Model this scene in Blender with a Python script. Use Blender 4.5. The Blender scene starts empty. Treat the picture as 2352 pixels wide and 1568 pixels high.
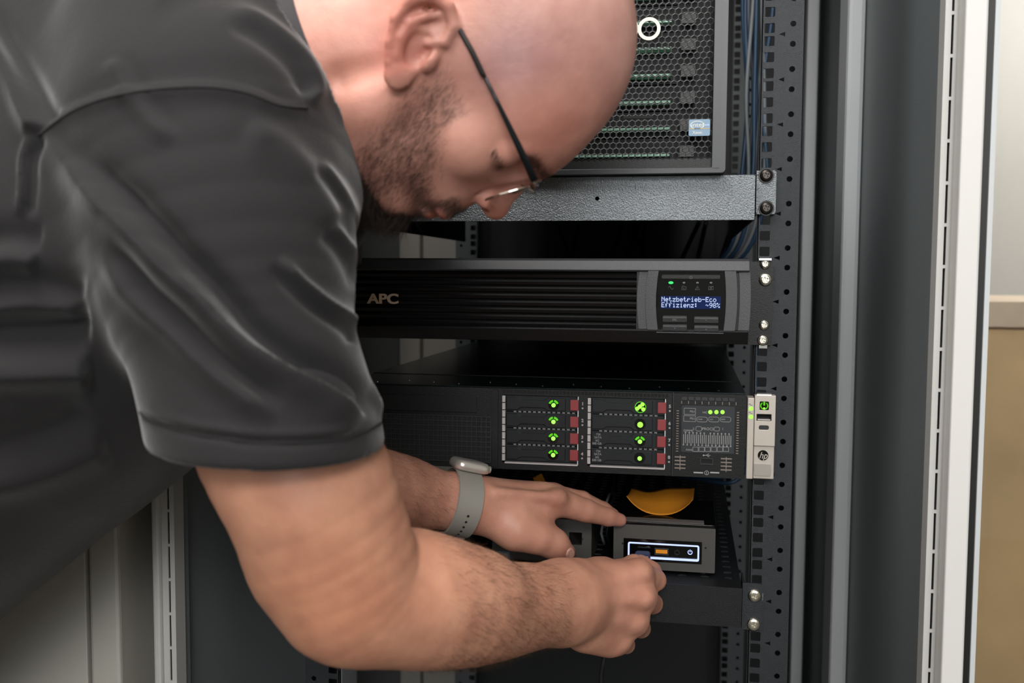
import bpy, bmesh, math, random
import numpy as np
from mathutils import Vector, Matrix, noise
from mathutils.geometry import tessellate_polygon
random.seed(7)
sc = bpy.context.scene
COL = sc.collection

# ------------------------------------------------------------------ camera, world, lights, exposure
CAMX, CAMY, CAMZ = 0.157761, -1.014831, 1.25
YAW, PITCH, ROLL, FPX = 0.1807396, 0.0684580, 0.0056513, 2217.8
ZB = CAMZ + 0.241458                      # world height of the rack's reference unit line
_F = Vector((-math.sin(YAW)*math.cos(PITCH), math.cos(YAW)*math.cos(PITCH), -math.sin(PITCH)))
_R = _F.cross(Vector((0, 0, 1))).normalized(); _U = _R.cross(_F)
_R, _U = _R*math.cos(ROLL)+_U*math.sin(ROLL), -_R*math.sin(ROLL)+_U*math.cos(ROLL)
_C = Vector((CAMX, CAMY, CAMZ))
cam = bpy.data.cameras.new('camera'); camo = bpy.data.objects.new('camera', cam); COL.objects.link(camo)
camo.matrix_world = Matrix(((_R.x, _U.x, -_F.x, _C.x), (_R.y, _U.y, -_F.y, _C.y), (_R.z, _U.z, -_F.z, _C.z), (0, 0, 0, 1)))
cam.sensor_width = 36; cam.lens = 36*FPX/2352; cam.clip_start = .02
cam.dof.use_dof = True; cam.dof.focus_distance = 1.03; cam.dof.aperture_fstop = 5.6
sc.camera = camo
w = bpy.data.worlds.new('World'); sc.world = w; w.use_nodes = True
w.node_tree.nodes['Background'].inputs[0].default_value = (.82, .90, 1, 1)
w.node_tree.nodes['Background'].inputs[1].default_value = .15
sc.view_settings.view_transform = 'Standard'; sc.view_settings.look = 'None'
sc.view_settings.gamma = 1; sc.view_settings.use_curve_mapping = False
sc.view_settings.exposure = -.12
def area(name, loc, target, sx, sy, power, col):
    l = bpy.data.lights.new(name, 'AREA'); l.shape = 'RECTANGLE'; l.size = sx; l.size_y = sy; l.energy = power; l.color = col
    o = bpy.data.objects.new(name, l); COL.objects.link(o); o.location = loc
    o.rotation_euler = (Vector(target)-Vector(loc)).to_track_quat('-Z', 'Y').to_euler()
    return o
area('ceiling_lamp_light', (.55, -3.1, 2.55), (.1, -.2, 1.4), 1.3, .6, 58, (1, .97, .94))
area('lip_fill_light', (.45, -4.04, 1.95), (.1, 0, 1.5), 1.2, 1.1, 42, (.95, .98, 1))  # added fill behind the camera, gives the upper shelf lip its highlight
area('ceiling_lamp_light', (-.3, -1.0, 2.66), (-.2, -.9, 0), 1.2, .6, 38, (1, .97, .94))
area('ceiling_lamp_light', (1.6, 1.5, 2.66), (1.6, 1.6, 0), .6, 1.2, 36, (1, .96, .92))
area('ceiling_lamp_light', (-1.6, -2.6, 2.66), (-1.2, -1.5, 0.8), .6, 1.2, 17, (1, .94, .86))

# ------------------------------------------------------------------ helpers
def ray(px, py): return _F + _R*((px-1176)/FPX) - _U*((py-784)/FPX)
def at(px, py, Y):
    d = ray(px, py); return _C + d*((Y-CAMY)/d.y)
def dp(px, py, D): return _C + ray(px, py)*D
def lin(c): return c/12.92 if c <= .04045 else ((c+.055)/1.055)**2.4
def rgb(h): return tuple(lin(int(h[i:i+2], 16)/255) for i in (0, 2, 4))
def mat(name, hexc, rough=.5, metal=0, bump=0, bscale=200, emit=None, estr=0, alpha=None, coat=0, var=0, vscale=8, sss=0, spec=.5):
    m = bpy.data.materials.new(name); m.use_nodes = True; nt = m.node_tree; b = nt.nodes['Principled BSDF']
    c = rgb(hexc)
    b.inputs['Base Color'].default_value = (*c, 1); b.inputs['Roughness'].default_value = rough; b.inputs['Metallic'].default_value = metal
    b.inputs['Specular IOR Level'].default_value = spec
    if coat: b.inputs['Coat Weight'].default_value = coat
    if emit: b.inputs['Emission Color'].default_value = (*rgb(emit), 1); b.inputs['Emission Strength'].default_value = estr
    if alpha is not None: b.inputs['Transmission Weight'].default_value = alpha
    tc = nt.nodes.new('ShaderNodeTexCoord')
    if bump:
        n = nt.nodes.new('ShaderNodeTexNoise'); n.inputs['Scale'].default_value = bscale; n.inputs['Detail'].default_value = 3
        nt.links.new(tc.outputs['Object'], n.inputs['Vector'])
        bp = nt.nodes.new('ShaderNodeBump'); bp.inputs['Strength'].default_value = bump; bp.inputs['Distance'].default_value = .001
        nt.links.new(n.outputs['Fac'], bp.inputs['Height']); nt.links.new(bp.outputs['Normal'], b.inputs['Normal'])
    if var:
        n = nt.nodes.new('ShaderNodeTexNoise'); n.inputs['Scale'].default_value = vscale; n.inputs['Detail'].default_value = 5
        nt.links.new(tc.outputs['Object'], n.inputs['Vector'])
        r = nt.nodes.new('ShaderNodeValToRGB')
        r.color_ramp.elements[0].color = (*[x*(1-var) for x in c], 1); r.color_ramp.elements[1].color = (*[min(1, x*(1+var)) for x in c], 1)
        r.color_ramp.elements[0].position = .3; r.color_ramp.elements[1].position = .7
        nt.links.new(n.outputs['Fac'], r.inputs['Fac']); nt.links.new(r.outputs['Color'], b.inputs['Base Color'])
    return m
M = {}
M['powder'] = mat('black_powder_coat', '303336', .33, .5, .5, 1700, spec=.5)
M['powder_lip'] = mat('black_textured_coat', '787d81', .33, .7, .9, 800, spec=.6)
M['black'] = mat('matt_black_steel', '101112', .55, spec=.3)
M['panel'] = mat('dark_grey_panel', '757b7e', .45, 0, .15, 500)
M['lightgrey'] = mat('light_grey_frame', 'b9b9b6', .5, 0, .15, 700)
M['midgrey'] = mat('grey_profile', 'c0c4c6', .5)
M['powder_shaded'] = mat('black_powder_coat_shaded', '15171a', .38, .2, .5, 1500, spec=.4)  # powder coat again, darkened: the lower shelf's shade is in the colour
M['rearrail'] = mat('rear_rail_grey', '4a4e51', .5)
M['rearpost_shaded'] = mat('rear_post_grey_shaded', '8e8a83', .5)  # light post grey with the gloom deep in the rack painted in
M['cabgrey_shaded'] = mat('light_grey_shaded', 'b3b0a8', .5, 0, .15, 700)  # same paint as the frame, toned down for shade on the cabinet
M['white'] = mat('door_white', 'd4d3d0', .45)
M['rubber'] = mat('black_rubber', '0b0c0c', .5)
M['wood'] = mat('wood', 'd6b584', .5, var=.12, vscale=6)
M['woodtop'] = mat('wood_edge', 'e4cfb4', .45, var=.08, vscale=9)
M['wall'] = mat('painted_wall', 'cfcfca', .8, 0, .1, 90)
M['floor'] = mat('floor_vinyl', '5a5752', .5, var=.1, vscale=3)
M['ceil'] = mat('ceiling_white', 'dcdcd8', .8)
M['bezel'] = mat('bezel_black', '0d0e0f', .42, 0, .2, 1200, spec=.35)
M['bezel_soft'] = mat('bezel_charcoal', '3c3d40', .45, 0, .25, 1400)
M['bezel_edge'] = mat('bezel_grey_edge', '333436', .38, .3)
M['gloss'] = mat('gloss_black', '050606', .08)
M['mesh'] = mat('mesh_steel', '3a3c3d', .4, .5)
M['chrome'] = mat('chrome', 'd5d5d2', .18, 1)
M['screw'] = mat('zinc_screw', 'cfcabc', .28, 1, .3, 900)
M['screwdk'] = mat('dark_screw', '3c3835', .35, .9)
M['silver'] = mat('silver_plastic', 'bcb4ab', .42, .35)
M['chassis'] = mat('server_steel', '1c2628', .3, .7, .1, 300, var=.25, vscale=25)
M['strip'] = mat('bright_strip', 'b8b3b2', .4, .4)
M['caddy'] = mat('drive_caddy', '12161a', .4, spec=.4)
M['red'] = mat('red_button', '8a3034', .45)
M['ledg'] = mat('led_green', '0a2a05', .4, emit='5de000', estr=.9)
M['ledgb'] = mat('led_green_bright', '0a2a05', .4, emit='a6ff60', estr=1.5)
M['ledgw'] = mat('led_green_hot', '0a2a05', .4, emit='a4ff4c', estr=1.5)
M['ledgrn2'] = mat('led_emerald', '0a2a12', .4, emit='1ef06a', estr=1.6)
M['ring'] = mat('led_ring_white', '90a0e0', .4, emit='b6c6ff', estr=1.15)
M['lcd'] = mat('lcd_blue', '0a1230', .12, spec=.25, emit='152c66', estr=.40)
M['lcdt'] = mat('lcd_text', 'aab8e0', .4, emit='a9bce8', estr=.7)
M['print'] = mat('white_print', '9a9a9a', .6)
M['printdim'] = mat('grey_print', '6c6c6c', .6)
M['label'] = mat('label_panel', '1f2327', .5)
M['labeld'] = mat('label_dark', '16191c', .5)
M['green'] = mat('pale_green_pcb', 'b4e6cb', .4)
M['whitelogo'] = mat('white_logo', 'd9d7c8', .4)
M['sticker'] = mat('blue_sticker', '6d8ca6', .4)
M['stickery'] = mat('sticker_gold', 'c9a860', .5)
M['gold'] = mat('bronze_letters', 'e6cdb6', .4, .1)
M['nuc'] = mat('dark_grey_metal', '4a4845', .45, .2, .1, 900)
M['nuctop'] = mat('gloss_lid', '0c0d0e', .15)
M['nuclabel'] = mat('lid_label', '6f6a68', .4)
M['orange'] = mat('orange_usb', 'e08a10', .5)
M['note'] = mat('orange_paper', 'd98a1c', .7, var=.06, vscale=40)
M['ink'] = mat('ink', '4a2c08', .7)
M['cblack'] = mat('cable_black', '0d0e0f', .5)
M['cblue'] = mat('cable_blue', '25405a', .5)
M['cgrey'] = mat('cable_grey', '6f7478', .5)
M['cteal'] = mat('plug_blue', '20263e', .4)
M['strap'] = mat('strap_grey', '8a8780', .55)
M['watch'] = mat('watch_steel', 'ddd6ce', .28, .7)
M['titan'] = mat('temple_dark', '12191d', .3, .4)
M['wire'] = mat('rim_metal', 'b9b2a8', .2, 1)
M['slotdark'] = mat('slot_dark', '060606', .8)
gl = mat('clear_glass', 'ffffff', .02, alpha=1.0); M['glass'] = gl
gl.node_tree.nodes['Principled BSDF'].inputs['IOR'].default_value = 1.45

def link(me, name, m, parent=None, smooth=False, bevel=0, solid=0):
    if m is not None and not me.materials: me.materials.append(m)
    o = bpy.data.objects.new(name, me); COL.objects.link(o)
    if parent is not None: o.parent = parent
    if smooth:
        me.polygons.foreach_set('use_smooth', [True]*len(me.polygons))
    if bevel:
        b = o.modifiers.new('bevel', 'BEVEL'); b.width = bevel; b.segments = 2; b.limit_method = 'ANGLE'; b.angle_limit = math.radians(40)
    return o
def tag(o, label, cat=None, group=None, kind=None):
    if label: o['label'] = label
    if cat: o['category'] = cat
    if group: o['group'] = group
    if kind: o['kind'] = kind
    return o
def thing(name, label, cat, loc=(0, 0, 0), group=None):
    o = bpy.data.objects.new(name, None); COL.objects.link(o); o.location = loc; o.empty_display_size = .02
    return tag(o, label, cat, group)
class MB:
    def __init__(s, org=(0, 0, 0)): s.v = []; s.f = []; s.o = Vector(org)
    def add(s, vs, fs):
        n = len(s.v); s.v += [Vector(p)-s.o for p in vs]; s.f += [tuple(i+n for i in f) for f in fs]; return s
    def box(s, x0, x1, y0, y1, z0, z1):
        vs = [(x, y, z) for x in (x0, x1) for y in (y0, y1) for z in (z0, z1)]
        return s.add(vs, [(0, 1, 3, 2), (4, 6, 7, 5), (0, 4, 5, 1), (2, 3, 7, 6), (0, 2, 6, 4), (1, 5, 7, 3)])
    def plate(s, outer, holes, y0, y1):
        """outer / holes: lists of (x, z); the plate is y0..y1 thick with real openings"""
        loops = [[Vector((p[0], p[1], 0)) for p in L] for L in [outer]+holes]
        tri = tessellate_polygon(loops); pts = [p for L in loops for p in L]; n = len(pts)
        vs = [(p.x, y0, p.y) for p in pts]+[(p.x, y1, p.y) for p in pts]
        fs = [t for t in tri]+[tuple(i+n for i in reversed(t)) for t in tri]
        k = 0
        for L in loops:
            m = len(L)
            for i in range(m): a, b = k+i, k+(i+1) % m; fs.append((a, b, b+n, a+n))
            k += m
        return s.add(vs, fs)
    def prism(s, poly, y0, y1): return s.plate(poly, [], y0, y1)
    def tube(s, pts, r, n=10, cap=True):
        pts = [Vector(p) for p in pts]; rr = r if isinstance(r, (list, tuple)) else [r]*len(pts); vs = []
        up = Vector((0, 0, 1)); prev = None
        for i, p in enumerate(pts):
            t = (pts[min(i+1, len(pts)-1)]-pts[max(i-1, 0)]).normalized()
            if prev is None:
                a = t.cross(up if abs(t.z) < .9 else Vector((1, 0, 0))).normalized()
            else: a = (prev-t*prev.dot(t)).normalized()
            prev = a; b = t.cross(a)
            vs += [p+(a*math.cos(2*math.pi*k/n)+b*math.sin(2*math.pi*k/n))*rr[i] for k in range(n)]
        fs = [(i*n+k, i*n+(k+1) % n, (i+1)*n+(k+1) % n, (i+1)*n+k) for i in range(len(pts)-1) for k in range(n)]
        if cap: fs += [tuple(range(n))[::-1], tuple((len(pts)-1)*n+k for k in range(n))]
        return s.add(vs, fs)
    def disc(s, c, r, y0, y1, n=20, r2=None):
        return s.tube([(c[0], y0, c[1]), (c[0], y1, c[1])], [r, r if r2 is None else r2], n)
    def build(s, name, m, parent=None, **k):
        me = bpy.data.meshes.new(name); me.from_pydata([tuple(p) for p in s.v], [], s.f); me.update()
        bm = bmesh.new(); bm.from_mesh(me); bmesh.ops.recalc_face_normals(bm, faces=bm.faces); bm.to_mesh(me); bm.free()
        return link(me, name, m, parent, **k)
def circ(cx, cz, r, n=12, a0=0, squash=1): return [(cx+r*math.cos(a0+2*math.pi*i/n), cz+r*squash*math.sin(a0+2*math.pi*i/n)) for i in range(n)]
def rect(x0, x1, z0, z1): return [(x0, z0), (x1, z0), (x1, z1), (x0, z1)]
def rrect(x0, x1, z0, z1, r, n=4):
    out = []
    for cx, cz, a in ((x1-r, z0+r, -90), (x1-r, z1-r, 0), (x0+r, z1-r, 90), (x0+r, z0+r, 180)):
        for i in range(n+1):
            t = math.radians(a+90*i/n); out.append((cx+r*math.cos(t), cz+r*math.sin(t)))
    return out
def frame(px0, py0, px1, py1, Y):
    """real x and z range of a rectangle standing in the plane y = Y, measured off the photograph"""
    mx, my = (px0+px1)/2, (py0+py1)/2
    return at(px0, my, Y).x, at(px1, my, Y).x, at(mx, py1, Y).z, at(mx, py0, Y).z
def text(name, s, size, loc, m, parent, ext=.0003, align='CENTER', shear=0, sx=1, bold=0, org=(0, 0, 0)):
    c = bpy.data.curves.new('t', 'FONT'); c.body = s; c.size = size; c.extrude = ext; c.align_x = align; c.align_y = 'CENTER'; c.shear = shear; c.offset = bold
    o = bpy.data.objects.new('t', c); COL.objects.link(o); dg = bpy.context.evaluated_depsgraph_get()
    me = bpy.data.meshes.new_from_object(o.evaluated_get(dg)); bpy.data.objects.remove(o)
    lo = Vector(loc)-Vector(org)
    me.transform(Matrix.Translation(lo) @ Matrix.Rotation(math.radians(90), 4, 'X') @ Matrix.Diagonal((sx, 1, 1, 1)))
    me.name = name; return link(me, name, m, parent)
def screw(c, y, r, parent, m, org=(0, 0, 0), name='screw', depth=.0035):
    """pan-head cross-recess screw, axis along y"""
    prof = [(0, .0), (.55, .0), (.85, .25), (1, .6), (1, 1)]; n = 20; b = MB(org); vs = []
    for rr, t in prof[1:]:
        vs += [(c[0]+r*rr*math.cos(2*math.pi*k/n), y-depth+depth*t, c[1]+r*rr*math.sin(2*math.pi*k/n)) for k in range(n)]
    fs = [(i*n+k, i*n+(k+1) % n, (i+1)*n+(k+1) % n, (i+1)*n+k) for i in range(len(prof)-2) for k in range(n)]
    # cross recess: centre star pushed in
    a, w_ = r*.42, r*.13; star = []
    for k in range(4):
        t = k*math.pi/2+.5
        for dx, dz in ((a, -w_), (a, w_), (w_*1.0, w_*1.0)):
            star.append((c[0]+dx*math.cos(t)-dz*math.sin(t), c[1]+dx*math.sin(t)+dz*math.cos(t)))
    outer = [(c[0]+r*.55*math.cos(2*math.pi*k/n), c[1]+r*.55*math.sin(2*math.pi*k/n)) for k in range(n)]
    b.add(vs, fs)
    loops = [[Vector((*p, 0)) for p in outer], [Vector((*p, 0)) for p in star]]; tri = tessellate_polygon(loops); pts = outer+star
    b.add([(p[0], y-depth, p[1]) for p in pts], tri)
    m12 = len(star); b.add([(p[0], y-depth, p[1]) for p in star]+[(p[0]*.8+c[0]*.2, y-depth*.35, p[1]*.8+c[1]*.2) for p in star],
        [(i, (i+1) % m12, m12+(i+1) % m12, m12+i) for i in range(m12)]+[tuple(range(m12, 2*m12))])
    return b.build(name, m, parent)

# ------------------------------------------------------------------ room
def struct(name, b, m): return tag(b.build(name, m), None, kind='structure')
struct('floor', MB().box(-3.2, 3.6, -4.2, 2.6, -.1, 0), M['floor'])
struct('ceiling', MB().box(-3.2, 3.6, -4.2, 2.6, 2.75, 2.85), M['ceil'])
struct('wall_back', MB().box(-3.2, 3.6, 2.5, 2.6, 0, 2.75), M['wall'])
struct('wall_left', MB().box(-3.2, -3.1, -4.2, 2.5, 0, 2.75), M['wall'])
struct('wall_right', MB().box(3.5, 3.6, -4.2, 2.5, 0, 2.75), M['wall'])
struct('wall_front', MB().box(-3.1, 3.5, -4.2, -4.1, 0, 2.75), M['wall'])

wf = MB().plate(rect(-.22, 1.12, 1.33, 2.57), [rect(-.14, 1.04, 1.41, 2.49)], -4.10, -4.06)
tag(wf.build('added_light_frame_1', M['white']), None, kind='structure')  # invented frame round the added fill light, on a closed wall

# ------------------------------------------------------------------ rack cabinet
RT, RB = 2.10, .10                       # rail top and bottom
rack = thing('server_rack', 'open dark server cabinet with perforated black mounting rails and light grey door frame', 'server rack', (0, .35, 0))
RO = (0, .35, 0)
U = .04445
k0 = -math.ceil((ZB-RB)/U)+1; k1 = math.floor((RT-ZB)/U)-1
def rail(sx, Y, name, m, detail=True):
    """one punched mounting rail: square holes in threes per unit, round holes and small triangles beside them"""
    b = MB(RO)
    X = lambda v: sx*v
    for k in range(k0, k1):
        zb = ZB+k*U; z0, z1 = zb, zb+U
        hs = []; r_ = lambda p, q: (min(X(p), X(q)), max(X(p), X(q)))
        for dz in (.00635, .022225, .0381): hs.append(rrect(*r_(.2275, .2375), zb+dz-.0048, zb+dz+.0048, .0011, 2))
        b.plate(rect(*r_(.225, .2400), z0, z1), hs, Y, Y+.002)
        hs = [circ(X(.2552), z1+dz, .0029, 14) for dz in (.0099, -.0099)]
        if detail: hs.append([(X(.2418), z1), (X(.2476), z1-.0023), (X(.2476), z1+.0021)])
        b.plate(rect(*r_(.2400, .2655), z0+U/2, z1+U/2), hs, Y, Y+.002)
    xi, xo = X(.2655), X(.2635)
    b.box(min(xi, xo), max(xi, xo), Y+.002, Y+.06, ZB+k0*U, ZB+k1*U)       # outer return flange
    xi, xo = X(.2655), X(.245); b.box(min(xi, xo), max(xi, xo), Y+.058, Y+.06, ZB+k0*U, ZB+k1*U)
    xi, xo = X(.2245), X(.2260); b.box(min(xi, xo), max(xi, xo), Y, Y+.004, ZB+k0*U, ZB+k1*U)
    return b.build(name, m, rack)
for sx in (-1, 1):
    rail(sx, 0, 'front_rail', M['powder']); rail(sx, .72, 'rear_rail', M['rearrail'], False)
    x0, x1 = sorted((sx*.3795, sx*.392))
    MB(RO).box(x0, x1, -.0615, -.0505, .06, 2.16).build('side_edge', M['panel'], rack)
    x0, x1 = sorted((sx*.386, sx*.392))
    MB(RO).box(x0, x1, -.05, .86, .06, 2.16).build('side_panel', M['panel'], rack)
    # uprights inside the cabinet
    x0, x1 = sorted((sx*.352, sx*.372)) if sx > 0 else (-.386, -.345); MB(RO).box(x0, x1, .76, .80, .06, 2.16).build('corner_post', M['midgrey' if sx > 0 else 'rearpost_shaded'], rack, bevel=.003)
    if sx < 0: MB(RO).box(-.30, -.28, .78, .80, .06, 2.16).box(-.345, -.30, .785, .80, .06, 2.16).build('corner_post', M['rearpost_shaded'], rack)
    x0, x1 = sorted((sx*.362, sx*.3855)); MB(RO).box(x0, x1, .37, .45, .06, 2.16).build('side_post', M['midgrey'], rack, bevel=.006)
    # front frame with its row of slots
    xa, xb, xc = sx*.378, sx*.3845, sx*.3925
    b = MB(RO); lo, hi = sorted((xa, xc)); z = .06
    while z < 2.14:
        b.plate(rect(lo, hi, z, z+.0375), [rect(min(xb-.0011, xb+.0011), max(xb-.0011, xb+.0011), z+.0015, z+.036)], -.082, -.080); z += .0375
    x0, x1 = sorted((xa, xa+sx*.002)); b.box(x0, x1, -.080, -.062, .06, z)
    fr = b.build('front_frame', M['lightgrey'], rack)
    x0, x1 = sorted((sx*.379, sx*.392)); MB(RO).box(x0, x1, -.0775, -.076, .06, z).build('slot_backing', M['slotdark'], fr)
    x0, x1 = (.3925, .414) if sx > 0 else (at(348, 1300, -.088).x, -.3925); MB(RO).box(x0, x1, -.088, -.02, .06, 2.16).build('front_post', M['white' if sx > 0 else 'lightgrey'], rack, bevel=.003)
    x0, x1 = sorted((sx*.2655, sx*.386))
    MB(RO).box(x0, x1, .42, .44, 1.96, 2.0).build('depth_bracket', M['black'], rack); MB(RO).box(x0, x1, .42, .44, .3, .34).build('depth_bracket', M['black'], rack)
MB(RO).box(-.40, .40, .86, .87, .06, 2.16).build('rear_panel', mat('rear_panel_dark', '1e2221', .6), rack)
MB(RO).box(-.414, .414, -.08, .87, 2.16, 2.20).build('top_panel', M['lightgrey'], rack)
MB(RO).box(-.414, .414, -.08, .87, .0, .06).build('base_panel', M['black'], rack)
# open glass door, swung right round
dx = [at(p_, 300, -.10).x for p_ in (2200, 2252, 2258, 2268, 2280)]
dr = MB(RO).box(dx[0], dx[1], -.112, -.0885, .06, 2.16).build('door', M['white'], rack, bevel=.002)
MB(RO).box(dx[1]+.0002, dx[3], -.108, -.092, .06, 2.16).build('door_seal', M['rubber'], dr)
MB(RO).box(dx[3]+.0002, dx[4], -.110, -.092, .06, 2.16).build('glazing_bead', M['midgrey'], dr)
MB(RO).box(dx[4]+.0002, 1.16, -.103, -.099, .08, 2.14).build('glass_pane', M['glass'], dr)
for z in (.25, 1.95):
     MB(RO).tube([(.4235, -.088, z), (.4235, -.088, z+.06)], .005, 12).build('hinge', M['chrome'], dr)

# ------------------------------------------------------------------ neighbours of the rack
nb = thing('metal_cabinet', 'light grey metal cabinet with a seamed door left of the rack', 'cabinet', (-.85, .3, 0))
NO = (-.85, .3, 0)
xs = [at(205, 1400, -.10).x, at(268, 1400, -.10).x, at(336, 1400, -.03).x]
MB(NO).box(-1.25, xs[2], -.021, .8, .0, 2.1).build('carcass', M['cabgrey_shaded'], nb)
MB(NO).box(-1.245, xs[0]-.0012, -.104, -.082, .05, 2.06).build('door', M['cabgrey_shaded'], nb, bevel=.001)
MB(NO).box(xs[0]+.0012, xs[1]+.004, -.102, -.022, .02, 2.08).build('door_frame', M['cabgrey_shaded'], nb, bevel=.004)
b = MB(NO)
wr_ = xs[2]-xs[1]-.004; pts = [(xs[1]+.004+wr_*math.sin(t*math.pi/16), -.10+.08*(1-math.cos(t*math.pi/16))) for t in range(9)]
for (a, c), (d, e) in zip(pts, pts[1:]): b.add([(a, c, .02), (d, e, .02), (d, e, 2.08), (a, c, 2.08)], [(0, 1, 2, 3)])
b.build('rounded_edge', M['cabgrey_shaded'], nb, smooth=True)
MB(NO).tube([(-1.1, -.13, 1.0), (-1.1, -.13, 1.15)], .006, 10).build('handle', M['chrome'], nb)
wc = thing('wooden_cabinet', 'light wood cabinet with thick pale top behind the glass door', 'cabinet', (1.6, 1.1, 0))
WO = (1.6, 1.1, 0)
zt = at(2330, 692, .85).z; zt2 = at(2330, 752, .85).z
MB(WO).box(.62, 2.9, .85, 1.5, zt2, zt).build('worktop', M['woodtop'], wc, bevel=.002)
for i in range(4):
    x = .64+i*.56; MB(WO).box(x, x+.556, .868, .886, .08, zt2-.004).build('door', M['wood'], wc, bevel=.001)
MB(WO).box(.64, 2.88, .887, 1.48, .06, zt2-.001).build('carcass', M['wood'], wc)
MB(WO).box(.66, 2.86, .90, 1.46, 0, .06).build('plinth', M['black'], wc)
for i in range(3):
    cl = thing('ceiling_lamp', ['flat ceiling lamp above the aisle behind the viewer', 'flat ceiling lamp over the man', 'flat ceiling lamp above the wooden cabinet'][i], 'lamp', [(.55, -3.1, 2.75), (-.3, -1.0, 2.75), (1.6, 1.5, 2.75)][i])
    sx, sy = (.66, .31) if i < 2 else (.31, .66)
    MB().plate(rect(-sx, sx, -sy, sy), [rect(-sx+.02, sx-.02, -sy+.02, sy-.02)], -.03, 0).build('housing', M['white'], cl).rotation_euler = (math.radians(-90), 0, 0)
# ------------------------------------------------------------------ upper shelf and the perforated-front server on it
s1 = thing('rack_shelf', 'black textured shelf with a shiny front lip under the perforated server', 'shelf', (0, .2, ZB-.165))
O = tuple(s1.location)
zt, zb_ = ZB-.1410, ZB-.1852
lip = MB(O); hole = circ(at(1372, 456, -.02).x, at(1372, 456, -.02).z, .0022, 12)
lip.plate(rrect(-.2205, .2205, zb_, zt, .0015), [hole], -.022, -.020)
lip.build('front_lip', M['powder_lip'], s1, bevel=.0006)
MB(O).box(-.2195, .2195, -.020, .60, zt-.002, zt).build('shelf_tray', M['black'], s1)
for sx in (-1, 1):
    x0, x1 = sorted((sx*.2205, sx*.2190)); MB(O).box(x0, x1, -.020, .60, zb_, zt-.002).build('side_flange', M['powder'], s1)
    e0, e1 = sorted((sx*.2225, sx*.2420)); ze0, ze1 = ZB-.1790, ZB-.1352
    b = MB(O).prism(rrect(e0, e1, ze0, ze1, .003), -.0075, -.0045)
    x0, x1 = sorted((sx*.2225, sx*.2245)); b.box(x0, x1, -.006, .03, ze0, ze1)
    ear = b.build('mounting_ear', M['powder_lip'], s1, bevel=.0005)
    if sx > 0:
        for py in (403, 478):
            p = at(1760, py, -.008); MB(O).disc((p.x, p.z), .0076, -.0090, -.0076, 24).build('washer', M['rubber'], ear)
            screw((p.x, p.z), -.009, .0062, ear, M['screwdk'], O)
    else:
        for dz in (.005, .037): screw((-.2325, ze1-dz), -.009, .0062, ear, M['screwdk'], O)
MB(O).box(-.2235, .2235, -.02, -.015, zt, zt+.0008).build('lip_fold', M['powder'], s1)

sv = thing('tower_server', 'black server with hexagon-perforated front and a white ring logo', 'server', (0, .2, ZB-.14))
O = tuple(sv.location); Yf = -.030
xr, xh = .1910, .1770; z0 = ZB-.1409; z1 = ZB+.10; xl = -.19
zf0, zh0 = at(1500, 388, Yf).z, at(1500, 366, Yf).z
b = MB(O).plate(rrect(xl, xr, z0+.001, z1, .004), [rrect(xl+.0135, xh+.0005, zf0, z1-.014, .001)], Yf-.006, Yf+.02)
b.build('front_frame', M['bezel_edge'], sv, bevel=.0012)
MB(O).box(xl+.0125, xh+.0005, Yf+.001, Yf+.003, zf0, zh0+.0008).build('lower_strip', M['bezel'], sv)
MB(O).plate(rect(xr-.0130, xr-.0065, zf0-.0005, z1-.014), [], Yf-.0068, Yf-.0058).build('edge_groove', M['bezel_edge'], sv)
# hexagon grille, one opening per cell
P_, Rr = .00625, .00625/math.sqrt(3); b = MB(O); nc = int((xh-xl-.013)/P_); row = 0; z = zh0+Rr
while z < z1-.016:
    for c in range(nc):
        x = xh-P_/2-c*P_-(P_/2 if row % 2 else 0)
        if x < xl+.0135+P_/2: continue
        out = [(x+Rr*math.cos(math.pi/6+i*math.pi/3), z+Rr*math.sin(math.pi/6+i*math.pi/3)) for i in range(6)]
        inn = [(x+Rr*.79*math.cos(math.pi/6+i*math.pi/3), z+Rr*.79*math.sin(math.pi/6+i*math.pi/3)) for i in range(6)]
        b.add([(p[0], Yf, p[1]) for p in out]+[(p[0], Yf-.0002, p[1]) for p in inn]+[(p[0], Yf+.0016, p[1]) for p in inn],
              [(i, (i+1) % 6, 6+(i+1) % 6, 6+i) for i in range(6)]+[(6+i, 6+(i+1) % 6, 12+(i+1) % 6, 12+i) for i in range(6)])
    z += P_*math.sqrt(3)/2; row += 1
b.build('hexagon_grille', M['mesh'], sv)
# drive carriers seen through the grille
for k in range(10):
    zc = at(1550, 357-61.3*k, Yf+.012).z
    if zc > z1-.02: break
    MB(O).box(-.15, .142, Yf+.022, Yf+.25, zc-.0065, zc+.0185).build('drive_carrier', M['black'], sv)
    cr = MB(O).box(-.145, .136, Yf+.0075, Yf+.022, zc-.0011, zc+.0011).build('light_pipe', M['green'], sv)
    MB(O).box(.146, .160, Yf+.014, Yf+.020, zc-.001, zc+.010).build('carrier_latch', M['printdim'], sv)
MB(O).box(xl+.002, xr-.002, Yf+.028, .60, z0+.0012, z1).build('chassis', M['black'], sv)
MB(O).box(at(1432, 268, Yf).x, at(1500, 268, Yf).x, Yf-.0008, Yf+.001, at(1470, 272, Yf).z, at(1470, 266, Yf).z).build('slot', M['slotdark'], sv)
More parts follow.
